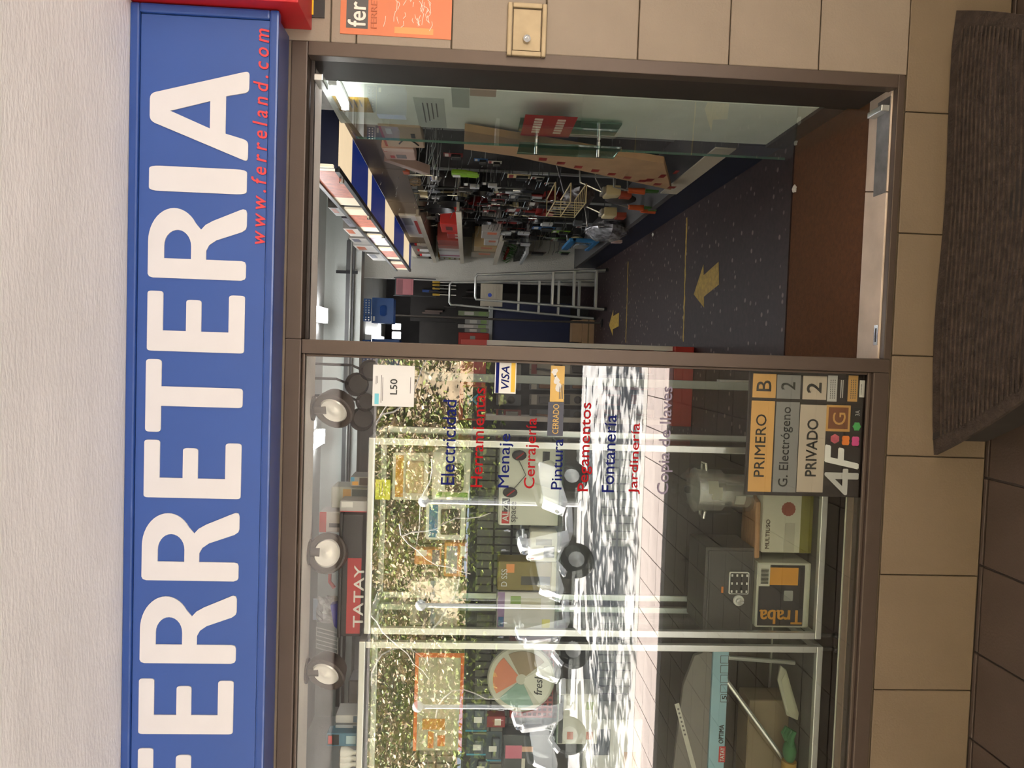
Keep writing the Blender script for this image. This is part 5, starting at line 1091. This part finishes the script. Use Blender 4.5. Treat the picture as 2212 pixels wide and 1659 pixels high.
# shelf goods far along
zs = (2.2465, 1.9415, 1.5715)
t = xbox('toaster_pack', 'white bagged appliance pack on the top shelf', 'pack', 868, 904, 466, 512, 1.03, .2, '#d6d6d3', prints=[(.2, .8, .08, .3, '#c84038'), (.1, .4, .4, .9, '#8f9192')], rest=zs[0])
for k, (a, b, lab) in enumerate(((514, 524, 'white jar with a red lid on the top shelf, nearest'), (527, 536, 'white jar with a red lid on the top shelf, second'), (538, 546, 'white jar with a red lid on the top shelf, third'))):
    p = PX(905, (a+b)/2, 1.08); t = thing('red_lid_jar', lab, 'jar', (1.08, p.y, zs[0]), 0, 'red lidded jars on the top shelf'); MB().lathe([(.001, zs[0]), (.055, zs[0]), (.06, zs[0]+.05), (.055, zs[0]+.11), (.001, zs[0]+.11)], (1.08, p.y, 0), 'z', 16).build('body', cm('#d0d0cd', .3), t, smooth=True); MB().lathe([(.057, zs[0]+.1105), (.057, zs[0]+.13), (.04, zs[0]+.14), (.001, zs[0]+.142)], (1.08, p.y, 0), 'z', 16).build('lid', cm('#c2302a', .3), t, smooth=True)
xbox('white_organiser', 'cream drawer organiser on the top shelf', 'organiser', 878, 921, 550, 561, 1.03, .2, '#d6d0c0', prints=[(.1, .45, .2, .8, '#8a8478'), (.55, .9, .2, .8, '#8a8478')], rest=zs[0]); xbox('cream_box', 'plain cream box at the far end of the top shelf', 'box', 890, 922, 563, 574, 1.03, .2, '#d9d2be', prints=[(.1, .9, .0, .08, '#9a7a3a')], rest=zs[0])
t = xbox('red_toolbox', 'bright red toolbox with a grey latch on the second shelf', 'toolbox', 946, 982, 484, 502, 1.03, .2, '#b3241c', prints=[(.3, .7, .3, .7, '#5a2a20')], rest=zs[1]); y0, y1, z0, z1 = RX(946, 982, 484, 502, 1.03); MB().tube([(1.12, y0+.08, zs[1]+z1-z0), (1.12, y0+.1, zs[1]+z1-z0+.03), (1.12, y1-.1, zs[1]+z1-z0+.03), (1.12, y1-.08, zs[1]+z1-z0)], .01, 8).build('handle', m_black, t, smooth=True)
xbox('low_red_box', 'low red carton with white corners on the second shelf', 'box', 960, 983, 505, 515, 1.03, .2, '#a82c22', prints=[(.6, .95, .0, .3, '#c4beb4'), (.05, .3, .0, .3, '#c4beb4')], rest=zs[1])
xbox('red_flat_box', 'dull red box on the second shelf beyond the toolbox', 'box', 938, 983, 519, 530, 1.03, .2, '#93392c', rest=zs[1]); xbox('pink_flat_box', 'salmon and white box beside the dull red box on the second shelf', 'box', 938, 983, 531, 540, 1.03, .2, '#a8685a', prints=[(.6, 1, 0, 1, '#b5aca6')], rest=zs[1])
xbox('magenta_box', 'white box with a magenta stripe on the second shelf', 'box', 942, 986, 543, 556, 1.03, .2, '#b5b2b0', prints=[(.55, .75, .0, 1, '#8a2a55')], rest=zs[1]); xbox('white_lime_box', 'white box with a lime spot on the second shelf', 'box', 942, 986, 557, 565, 1.03, .2, '#b8b6b2', prints=[(.2, .7, .35, .55, '#9cb53a')], rest=zs[1])
xbox('orange_box', 'orange box with four white pictures at the end of the second shelf', 'box', 943, 986, 567, 577, 1.03, .2, '#b07820', prints=[(.2, .8, .06, .22, '#cfc9bb'), (.2, .8, .28, .44, '#cfc9bb'), (.2, .8, .54, .70, '#cfc9bb'), (.2, .8, .76, .92, '#cfc9bb')], rest=zs[1])
for k, (a, b, c, d, col, lab) in enumerate(((1026, 1066, 500, 515, '#9a938a', 'grey white carton on the third shelf, nearest the door'), (1036, 1066, 518, 530, '#a8a49c', 'silver edged box on the third shelf, second from the door'), (1016, 1064, 533, 543, '#a58a5e', 'tan roll box on the third shelf, third from the door'), (1014, 1064, 546, 556, '#8a7f6d', 'flat grey brown box on the third shelf, farthest'))): xbox('shelf_carton', lab, 'box', a, b, c, d, 1.03, .2, col, prints=[(.1, .4, .2, .7, '#b5572e')], rest=zs[2])
p = PX(1128, 560, 1.0); zb = p.z; yb = min(p.y, 5.6)
MB().box(1.0, 1.299, yb-.5, yb+.5, zb-.03, zb-.002).build('tray_shelf', m_grey, sh)
rg = random.Random(14)
for k in range(5):
    y = yb-.4+.2*k; t = thing('potted_plant', '%s small potted plant with red bloom on the low grey shelf, counted from the door' % ('first', 'second', 'third', 'fourth', 'fifth')[k], 'plant', (1.06, y, zb), 0, 'small potted plants on the low grey shelf')
    MB().lathe([(.03, zb), (.045, zb+.07), (.001, zb+.07)], (1.06, y, 0), 'z', 12).build('pot', cm('#3a3a34'), t, smooth=True); b = MB()
    for j in range(14): a, r_, h = rg.uniform(0, 6.3), rg.uniform(.02, .07), rg.uniform(.05, .14); c = Vector((1.06+r_*math.cos(a), y+r_*math.sin(a), zb+.07+h)); b.add([(1.06, y, zb+.07), c+Vector((.0, .012, -.02)), c, c+Vector((0, -.012, -.02))], [(0, 1, 2, 3)])
    b.build('leaves', cm('#3f6a2c', .7), t, fix=False); MB().ball((1.05, y, zb+.17), .02, .02, .016).build('bloom', cm('#8a2a1c', .7), t)
# goods on the base deck : brushes, gloves, bag, tubs
zd = .6405
def deckthing(nm, lab, cat, px, py, x=1.05): p = PX(px, py, x); return thing(nm, lab, cat, (x, p.y, zd)), p.y
for k, (px, py) in enumerate(((1316, 415), (1311, 460))):
    p = PX(px, py, 1.0); t = thing('scrub_brush', ('cream bristle brush head hung above the dark mitt', 'cream bristle brush head hung above the silver bag')[k], 'brush', (1.0, p.y, p.z)); MB().box(.97, 1.03, p.y-.07, p.y+.07, p.z-.06, p.z+.03).build('bristles', TOOLCOL['cream'], t, bevel=.01); MB().box(.98, 1.02, p.y-.06, p.y+.06, p.z+.031, p.z+.05).build('back', cm('#8a8274'), t, bevel=.006); MB().tube([(1.0, p.y, p.z+.05), (1.05, p.y, p.z+.18), (1.28, p.y, p.z+.2)], .006, 6).build('hanger', m_steel, t); MB().box(.965, 1.0, p.y-.05, p.y+.05, p.z-.062, p.z-.13).build('red_strap', cm('#9a3a22'), t, bevel=.003)
p = PX(1340, 430, .98); t = thing('oven_mitt', 'dark grey mitt hung beside the cream brushes', 'mitt', (.98, p.y, p.z)); MB().ball((.98, p.y, p.z), .03, .085, .10).build('mitt', cm('#3a3533', .8), t, smooth=True); MB().tube([(.98, p.y, p.z+.09), (1.1, p.y, p.z+.16), (1.29, p.y, p.z+.17)], .005, 6).build('hanger', m_steel, t)
for k, (px, py) in enumerate(((1375, 412), (1374, 448), (1400, 455))):
    p = PX(px, py, .99); zz = p.z; t = thing('hand_fork', ('orange handled garden tool above the navy base, nearest the carton', 'orange handled garden tool above the navy base, in the middle', 'orange handled garden tool above the navy base, farthest')[k], 'garden tool', (.99, p.y, zz), 0, 'orange garden tools'); MB().tube([(.99, p.y, zz+.05), (.99, p.y+.01, zz-.05)], [.016, .02], 10).build('handle', TOOLCOL['orange'], t, smooth=True); MB().tube([(.99, p.y, zz+.05), (1.0, p.y-.02, zz+.14), (1.29, p.y-.02, zz+.16)], .006, 6).build('shaft', m_steel, t); MB().prism([(p.y-.03, zz-.05), (p.y+.03, zz-.05), (p.y+.02, max(zd+.002, zz-.13)), (p.y-.02, max(zd+.002, zz-.13))], 'x', .985, .995).build('blade', TOOLCOL['green'], t)
def crumple(name, lab, cat, c, r_, m, seed, n=18, k_=10):
    rg = random.Random(seed); t = thing(name, lab, cat, (c[0], c[1], c[2]-r_[2])); b = MB()
    for j in range(k_+1):
        th_ = PI*j/k_
        for i in range(n): a = 2*PI*i/n; q = 1+rg.uniform(-.16, .16); b.v.append((c[0]+r_[0]*q*math.sin(th_)*math.cos(a), c[1]+r_[1]*q*math.sin(th_)*math.sin(a), max(c[2]-r_[2]*.98, c[2]-r_[2]*math.cos(th_)*(1+rg.uniform(-.05, .05)))))
    for j in range(k_):
        for i in range(n): b.f.append((j*n+i, j*n+(i+1) % n, (j+1)*n+(i+1) % n, (j+1)*n+i)); b.mi.append(0)
    b.build('bag', m, t, fix=False); return t
m_silv = M('silver_bag', (.34, .34, .36), .22, metal=.3, var=.6, scale=25)
p = PX(1310, 500, .99); t = crumple('silver_bag', 'crumpled silvery plastic bag hanging over the navy base', 'bag', (.99, p.y, p.z), (.07, .24, .17), m_silv, 3); MB().box(.93, .95, p.y+.15, p.y+.22, p.z-.16, p.z-.08).build('pink_label', cm('#b09890'), t); MB().tube([(1.0, p.y, p.z+.15), (1.29, p.y, p.z+.2)], .006, 6).build('hanger', m_steel, t)
p = PX(1240, 430, 1.02); t = crumple('brown_bag', 'brownish grey bagged goods beneath the wire basket', 'bag', (1.05, p.y+.1, p.z-.04), (.06, .28, .10), cm('#4d4340', .4), 5)
MB().tube([(1.06, p.y+.1, p.z+.05), (1.29, p.y+.1, p.z+.12)], .006, 6).build('hanger', m_steel, t)
p = PX(1250, 530, 1.0); t = thing('blue_frame_pack', 'bright blue dustpan set on the lower rows', 'dustpan', (1.0, p.y, p.z)); w = .3; b = MB(); b.box(.99, 1.02, p.y-w, p.y-w+.07, p.z-.12, p.z+.10).box(.99, 1.02, p.y-w, p.y+w, p.z+.06, p.z+.12).box(.99, 1.02, p.y-w, p.y+w, p.z-.14, p.z-.10); b.build('pan', cm('#2a6ea0', .4), t, bevel=.006); MB().prism(rrect(p.y-.12, p.y+.12, p.z-.08, p.z+.04, .04), 'x', .985, 1.0).build('grey_tool', m_steel, t); MB().tube([(1.0, p.y, p.z+.1), (1.29, p.y, p.z+.14)], .006, 6).build('hanger', m_steel, t)
# ------------------------------------------------------------------ floor markings
m_yt = M('yellow_tape', (.42, .27, .03), .6, var=.25, scale=40)
def arrow(lab, tip, tail, s):
    a, b = PZ(*tip, FZ), PZ(*tail, FZ); d = (a-b).normalized(); n_ = Vector((-d.y, d.x, 0)); L_ = (a-b).length; h = L_*.42; w1, w2 = s, s*.5
    pts = [a, a-d*h+n_*w1, a-d*h+n_*w2, b+n_*w2, b-n_*w2, a-d*h-n_*w2, a-d*h-n_*w1]
    tag(MB().prism([(p.x, p.y) for p in pts], 'z', FZ+.0005, FZ+.0015).build('floor_arrow', m_yt), lab, 'floor marking')
arrow('large yellow arrow stuck on the floor near the doormat', (1499, 636), (1553, 590), .135); arrow('small far yellow arrow stuck on the floor by the carton', (1316, 702), (1337, 690), .13)
for k, (a, b, lab) in enumerate((((1484, 470), (1476, 738), 'yellow tape line across the floor before the large arrow'), ((1357, 565), (1352, 740), 'yellow tape line across the floor near the ladders'))):
    p, q_ = PZ(*a, FZ), PZ(*b, FZ); rg = random.Random(k); n = 26; up, dn = [], []
    for i in range(n+1): f = i/n; c = p.lerp(q_, f); up.append((c.x, c.y+.014+rg.uniform(-.008, .006))); dn.append((c.x, c.y-.014+rg.uniform(-.006, .008)))
    tag(MB().prism(up+dn[::-1], 'z', FZ+.0005, FZ+.0012).build('floor_tape', m_yt), lab, 'floor marking')
# ------------------------------------------------------------------ step ladders
def ladder(lab, y, R0_, R1_, L0_, L1_, top_px, steps, lean, tray=None, trayy=None):
    # R/L: right and left rail picture points (top, foot)
    r0, r1, l0, l1 = P(*R0_, y+lean), P(*R1_, y), P(*L0_, y+lean), P(*L1_, y); zt = P(top_px, (R0_[1]+L0_[1])/2, y+lean).z
    k = FZ+.002; 
    for a, b in ((r0, r1), (l0, l1)):
        f = (k-b.z)/(a.z-b.z); b.x += (a.x-b.x)*f; b.y += (a.y-b.y)*f; b.z = k
    t = thing('step_ladder', lab, 'ladder', ((r1.x+l1.x)/2, y, FZ))
    MB().tube([l1, l0, l0.lerp(Vector((l0.x, l0.y, zt)), .7), Vector((l0.x+.03, l0.y, zt)), Vector((r0.x-.03, r0.y, zt)), r0.lerp(Vector((r0.x, r0.y, zt)), .7), r0, r1], .013, 10).build('rail', m_alu, t, smooth=True)
    for px in steps:
        zz = P(px, 640, y).z; f = (zz-r1.z)/(r0.z-r1.z); a, b = l1.lerp(l0, f), r1.lerp(r0, f)
        MB().box(a.x, b.x, a.y-.045, a.y+.03, zz-.012, zz+.012).build('step', m_alu, t, bevel=.003)
    for s, (a, b) in enumerate(((l0, l1), (r0, r1))): MB().tube([a+Vector((0, .03, -.05)), (b.x, b.y+.16, FZ+.005)], .010, 8).build('rear_leg', m_alu, t, smooth=True); MB().lathe([(.017, FZ+.001), (.017, FZ+.03)], (b.x, b.y, 0), 'z', 10).build('foot', m_black, t)
    if tray:
        x0, x1, z0, z1 = rect(*tray, trayy); b = MB(); n = 7
        tr = MB().box(x0, x1, trayy, trayy+.02, z0, z1).build('tray', m_cream, t, bevel=.004)
        for i in range(n): z = z0+(z1-z0)*(i+.5)/n; MB().box(x0+.006, x1-.006, trayy-.004, trayy-.0002, z-(z1-z0)*.055, z+(z1-z0)*.055).build('tray_slat', m_cream, tr)
        c = P((tray[0]+tray[1])/2-4, (tray[2]+tray[3])/2, trayy); MB().lathe([(.022, -.0062), (.022, -.0042)], (c.x, trayy, c.z), 'y', 18).build('oval_badge', m_bluep, tr)
ladder('folded aluminium step ladder standing farther back in the aisle', 6.0, (985, 610), (1277, 606), (985, 659), (1284, 688), 971, (1121, 1165, 1207, 1251), .12, (1038, 1086, 613, 662), 5.95)
ladder('folded aluminium step ladder standing nearer the door in the aisle', 5.35, (1041, 593), (1316, 583), (1036, 647), (1313, 668), 1027, (1194, 1240, 1287), .12)
# ------------------------------------------------------------------ back of the shop
struct(MB().box(.80, 1.40, 6.2, 6.32, FZ, 3.05).build('wall_stub', m_wallw)); struct(MB().box(-3.2, 1.40, 4.0, 4.18, 2.745, 3.05).build('trim_ceiling_beam', m_wallg))
t = thing('cable_trunk', 'dark cable trunk running along the ceiling beam', 'cable trunk', (0, 3.98, 2.84)); MB().box(-3.1, .9, 3.965, 3.999, 2.80, 2.868).build('trunk', M('trunk_grey', (.09, .09, .09), .5), t, bevel=.003); MB().tube([(-3.1, 3.955, 2.825), (.9, 3.955, 2.825)], .008, 8).build('conduit', m_alu, t, smooth=True)
for x in (.62, -.45): MB().box(x, x+.025, 3.955, 3.9645, 2.77, 2.95).build('strap', m_black, t)
cnt = thing('sales_counter', 'dark navy sales counter at the back of the aisle', 'counter', (.2, 6.7, FZ)); x0, x1, z0, z1 = rect(1060, 1226, 660, 770, 6.5)
MB().box(-.25, x1+.04, 6.5, 7.0, .62, z1-.02).build('front', M('counter_navy', (.016, .022, .065), .5, var=.05), cnt, bevel=.004); MB().box(-.3, x1+.06, 6.47, 7.05, z1-.019, z1+.02).build('worktop', m_grey, cnt, bevel=.004); MB().box(-.2, x1, 6.56, 6.95, FZ+.001, .619).build('plinth', m_black, cnt)
t = thing('floor_carton', 'brown carton standing on the floor before the counter', 'carton', (.2, 6.25, FZ)); x0, x1, z0, z1 = rect(1230, 1290, 690, 743, 6.1)
MB().box(x0, x1, 6.1, 6.35, FZ+.001, FZ+.14).build('body', m_card, t, bevel=.003); t2 = thing('floor_carton', 'upper brown carton stacked on another before the counter', 'carton', (.2, 6.22, FZ+.141)); MB().box(x0+.02, x1-.01, 6.12, 6.33, FZ+.141, FZ+.25).build('body', m_card, t2, bevel=.003); MB().box(x0+.025, x1-.015, 6.125, 6.22, FZ+.25, FZ+.2515).build('flap', m_card, t2); MB().box(x0, x1, 6.0992, 6.1, FZ+.06, FZ+.075).build('tape', cm('#6d5a3a'), t)
zc = rect(1060, 1226, 690, 745, 6.5)[3]+.021
for k, (a, b, c, d, col, lab) in enumerate(((1000, 1052, 690, 700, '#8f8f88', 'grey pack on the counter, beside the dark pole'), (985, 1052, 701, 709, '#a5a39b', 'pale pack on the counter with plant print, second from the pole'), (1000, 1052, 710, 718, '#7d7f7a', 'grey green pack on the counter, third from the pole'), (985, 1052, 672, 682, '#7f8c6a', 'green speckled pack on the counter behind the ladder'))):
    carton('counter_pack', lab, 'pack', rect(a, b, c, d, 6.6), 6.6, .12, col, prints=[(.1, .9, .1, .35, '#7f9a5a'), (.15, .85, .5, .8, '#c4c2b8')], rest=zc, group='packs on the counter')
t = carton('red_sale_box', 'red box with a pale label at the counter end', 'box', rect(990, 1056, 719, 752, 6.4), 6.4, .06, '#a52318', prints=[(.45, .8, .45, .62, '#8f8a80')], rest=zc)
MB().box(-.1, .2, 6.42, 6.46, zc-.002, zc).build('base', m_black, t)
pl = thing('thin_pole', 'thin dark upright pole before the counter', 'pole', (P(1000, 687, 5.6).x, 5.6, FZ)); xx = P(1000, 687, 5.6).x; MB().tube([(xx, 5.6, FZ+.002), (xx, 5.6, 3.045)], .012, 10).build('tube', cm('#4a443e', .4), pl, smooth=True); MB().lathe([(.05, FZ+.001), (.05, FZ+.012), (.016, FZ+.02)], (xx, 5.6, 0), 'z', 16).build('base', m_black, pl); MB().lathe([(.016, 3.02), (.04, 3.035), (.04, 3.048)], (xx, 5.6, 0), 'z', 16).build('top_flange', m_black, pl)
def crate(lab, px0, px1, py0, py1, y, holes=True):
    x0, x1, z0, z1 = rect(px0, px1, py0, py1, y); t = thing('blue_crate', lab, 'crate', ((x0+x1)/2, y+.1, z0)); m = cm('#1d4a86', .35); w, h = x1-x0, z1-z0
    curve_mesh('front', [rrect(x0, x1, z0, z0+h*.66, .01), rrect(x0+w*.28, x1-w*.28, z0+h*.20, z0+h*.42, h*.09)], .006, m, t, y)
    MB().box(x0, x0+.006, y+.007, y+.2, z0, z0+h*.66).box(x1-.006, x1, y+.007, y+.2, z0, z0+h*.66).box(x0, x1, y+.194, y+.2, z0, z0+h*.66).build('walls', m, t)
    b = [rrect(x0+.012, x1-.012, z0+h*.68, z1, .01)]
    for j in range(3):
        for i in range(9): cx, cz = x0+w*(.12+.095*i), z0+h*(.75+.09*j); b.append(rrect(cx-.006, cx+.006, cz-.006, cz+.006, .003, 2))
    curve_mesh('lid', b, .006, m, t, y); MB().box(x0+.02, x0+.06, y-.0012, y-.0002, z0+h*.56, z0+h*.62).build('price_label', m_paper, t)
    MB().tube([((x0+x1)/2, y+.02, z1-.004), ((x0+x1)/2, y+.02, 3.045)], .004, 6).build('cord', m_black, t)
crate('blue perforated plastic crate hung from the ceiling above the aisle', 779, 850, 643, 698, 4.4); crate('blue crate hung beside the mullion, seen past the first', 772, 862, 732, 790, 4.6)
bk = struct(MB().box(-3.2, .82, 8.0, 8.06, FZ, 2.5).build('wall_back_shelf', m_peg))
t = carton('pink_price_sheet', 'pink price sheet in black rails high at the back', 'notice', rect(856, 893, 602, 637, 6.1), 6.1, .01, '#b06a6e', prints=[(.05, .95, .62, .95, '#7f484c'), (.05, .95, .1, .12, '#8d5257')], flap=False)
x0, x1, z0, z1 = rect(856, 893, 602, 637, 6.1)
for x in (x0-.012, x1+.002): MB().box(x, x+.01, 6.1, 6.115, z0-.25, z1+.03).build('rail', m_black, t)
MB().box(x0, x1, 6.11, 6.2, z1+.002, z1+.014).build('bracket', m_black, t)
tl = thing('tool_board', 'dark board of yellow handled tools on the back wall', 'tool board', (.6, 7.9, 2.0)); x0, x1, z0, z1 = rect(895, 1060, 585, 680, 7.85)
MB().box(x0-.1, x1+.05, 7.9, 7.999, z0, z1+.05).build('board', cm('#1d1815', .7), tl)
for k, py in enumerate((609, 615.5, 623, 636)): a, b, c, d = rect(934, 950, py-2.2, py+2.2, 7.85); w_ = MB().box(a, b, 7.87, 7.899, c, d).build('tool_handle', M('tool_yellow', (.45, .28, .03), .4), tl, bevel=.006); MB().box((a+b)/2-.006, (a+b)/2+.006, 7.875, 7.895, c-.22, c-.001).build('tool_blade', m_steel, w_)
a, b, c, d = rect(912, 946, 626, 631, 7.85); MB().box(a, b, 7.87, 7.899, c, d).build('blue_tool', cm('#23407c'), tl)
rg = random.Random(30)
for k in range(16): x = rg.uniform(x0, x1); z = rg.uniform(z0+.05, z1-.35); MB().box(x-.012, x+.012, 7.86, 7.899, z, z+rg.uniform(.1, .25)).build('hung_tool', cm(rg.choice(['#3a2a26', '#4d4440', '#2a2422', '#5a4a44'])), tl, bevel=.004)
# glowing boxes that stand in for lamp reflections deep in the back room
for k, (px0, px1, py0, py1) in enumerate(((803, 822, 697, 726), (846, 866, 698, 712), (846, 866, 716, 732))):
    a, b, c, d = rect(px0, px1, py0, py1, 7.9); t = thing('lamp_reflection', ('glowing white patch for a lamp reflection at the back, highest', 'glowing white patch for a lamp reflection at the back, lower and right', 'glowing white patch for a lamp reflection at the back, lower and left')[k], 'lamp', ((a+b)/2, 7.95, c)); MB().box(a, b, 7.93, 7.999, c, d).build('housing', m_fix, t, bevel=.01); MB().box(a+.008, b-.008, 7.915, 7.929, c+.008, d-.008).build('glow_panel', M('reflection_glow', (1, 1, 1), .5, var=0, emit=(.92, .95, 1), estr=1.5), t)
# boxes stacked on the canopy
for k, (py0, py1, col, lab, h) in enumerate(((452, 470, '#a8a39c', 'white pack lying on the canopy, nearest the door', .09), (474, 492, '#6d6870', 'dark wrapped pack on the canopy, second from the door', .07), (496, 512, '#b1aca4', 'white carton on the canopy, third from the door', .13), (516, 528, '#9a948c', 'grey carton on the canopy, fourth from the door', .16), (532, 545, '#b4b0a8', 'white and orange carton on the canopy, fifth from the door', .19), (548, 562, '#a9a69f', 'white carton on the canopy, farthest from the door', .15))):
    y0, y1 = PX(790, py0, .82).y, PX(800, py1, .82).y
    t = thing('stored_pack', lab, 'box', (.93, (y0+y1)/2, 2.583)); MB().box(.82, 1.03, y0, y1, 2.583, 2.583+h).build('body', cm(col), t, bevel=.004); MB().box(.8192, .8199, y0+(y1-y0)*.1, y0+(y1-y0)*.6, 2.583+h*.55, 2.583+h*.9).build('print', cm('#a8542c' if k % 2 == 0 else '#4a4a55'), t); MB().box(.824, .94, y0+.004, y1-.004, 2.583+h, 2.5845+h).build('flap', cm(col), t)
# ------------------------------------------------------------------ red goods stand and pole behind the window
ys = 2.2; st = thing('display_stand', 'red and white display stand of hung goods behind the window', 'display stand', (-.15, ys+.15, FZ)); xl, xr = P(1250, 915, ys).x, P(1250, 741, ys).x
zt = P(1000, 830, ys).z; zb0, zb1 = FZ+.001, P(1455, 830, ys).z
m_sred = M('stand_red', (.50, .035, .03), .45, var=.06)
MB().box(xl, xr, ys, ys+.34, zb0, zb1).build('base', m_sred, st, bevel=.004); MB().box(xl, xr, ys, ys+.03, zt-.14, zt+.02).build('header', m_sred, st, bevel=.003)
for x in (xl, xr-.03): MB().box(x, x+.03, ys+.05, ys+.30, zb1+.001, zt-.141).build('side_panel', m_white, st, bevel=.002)
b = MB()
for k in range(40): z = zb1+.05+(zt-.2-zb1)*k/40; b.box(xr-.002, xr+.0008, ys+.08, ys+.10, z, z+.010).box(xr-.002, xr+.0008, ys+.24, ys+.26, z, z+.010)
stuff(b.build('slot', m_dgrey, st)); MB().box(xl+.031, xr-.031, ys+.20, ys+.22, zb1+.001, zt-.141).build('back_panel', m_peg, st)
a, b_, c, d = rect(996, 1050, 834, 908, ys-.02); cd = MB().box(a, b_, ys-.012, ys-.002, c, d).build('name_card', m_sred, st); MB().prism(rrect(a+.01, b_-.008, c+.01, d-.012, .01), 'y', ys-.0135, ys-.0121).build('black_field', m_ink, cd)
text_px('lettering', 'ino', 1008, 1019, 884, 903, ys-.0145, m_paper, cd, bold=.02); text_px('lettering', 'X', 1010, 1032, 850, 876, ys-.0145, cm('#49a8d8'), cd, bold=.05)
HL = []
rg = random.Random(77)
for r_ in range(5):
    for c_ in range(5):
        px = 1072+r_*72; py = 765+c_*33
        if py > 905: continue
        f_ = rect(px, px+54, py-12, py+12, ys+.1); col = rg.choice(['#8a857c', '#6d6a66', '#9a968c', '#7a3a34', '#5b5f66']); 
        t = blister('small_pack', '', f_, ys+.12, col, rg.choice(['#4a4846', '#7a7a78', '#35302e', '#84604a']), group='small packs hung on the red stand', shape=rg.choice(['box', 'round', 'stick']), head=rg.choice(['#a9a59b', '#7c2a26', '#3c3c40'])); t['label'] = 'small hung pack on the red stand, %s row from the top, %s from the aisle' % (('first', 'second', 'third', 'fourth', 'fifth')[r_], ('first', 'second', 'third', 'fourth', 'fifth')[c_])
        MB().tube([((f_[0]+f_[1])/2, ys+.199, f_[3]-.006), ((f_[0]+f_[1])/2, ys+.08, f_[3]-.004)], .0025, 5).build('hook', m_chrome, t)
pp = P(1300, 825, 1.12); t = thing('grey_pole', 'pale grey upright pole behind the window beside the red stand', 'pole', (pp.x, 1.12, FZ)); MB().box(pp.x-.02, pp.x+.02, 1.10, 1.14, FZ+.001, 2.0).build('profile', cm('#8c9490', .4), t, bevel=.004); MB().box(pp.x-.028, pp.x+.028, 1.09, 1.15, 2.0, 2.03).build('cap', cm('#8c9490', .4), t, bevel=.003); MB().box(pp.x+.02, pp.x+.03, 1.10, 1.14, FZ+.001, FZ+.2).build('foot', m_alu, t)
# ------------------------------------------------------------------ dark shelving behind the cabinets
g = thing('rear_shelving', 'dark brown shelving standing behind the window cabinets', 'shelving', (-1.7, 1.5, FZ)); m_brs = M('brown_shelf', (.06, .03, .024), .6, var=.2)
MB().box(-3.1, -.62, 1.62, 1.66, FZ+.001, 2.05).build('back', m_brs, g)
for z in (.5, .95, 1.35, 1.72, 2.03): MB().box(-3.1, -.62, 1.30, 1.619, z, z+.02).build('shelf', m_brs, g)
for x in (-3.1, -2.28, -1.46, -.64): MB().box(x, x+.02, 1.29, 1.31, FZ+.001, 2.05).build('upright', m_grey, g)
rg = random.Random(101); RW = ('lowest', 'second', 'third', 'fourth', 'top')
for r_, z in enumerate((.5, .95, 1.35, 1.72)):
    x = -1.9; k = 0
    while x < -.75:
        w = rg.uniform(.08, .17); h = rg.uniform(.14, .26); cc = rg.choice([('brown', '#5a3325'), ('dark red', '#6d2420'), ('grey', '#6b6a66'), ('green', '#2f4034'), ('tan', '#7c6a4c'), ('black', '#26211f')])
        if not any(abs(x-u) < .1 for u in (-1.46,)): 
            carton('stock_box', '%s stock box on the %s shelf behind the cabinets, %s from the left' % (cc[0], RW[r_], ('first', 'second', 'third', 'fourth', 'fifth', 'sixth', 'seventh', 'eighth', 'ninth', 'tenth')[k]), 'box', (x, x+w, z+.021, z+.021+h), 1.34, .2, cc[1], prints=[(.15, .85, .2, .45, '#8a847a'), (.1, .5, .6, .85, '#4a3a34')], group='stock boxes behind the cabinets'); k += 1
        x += w+.02
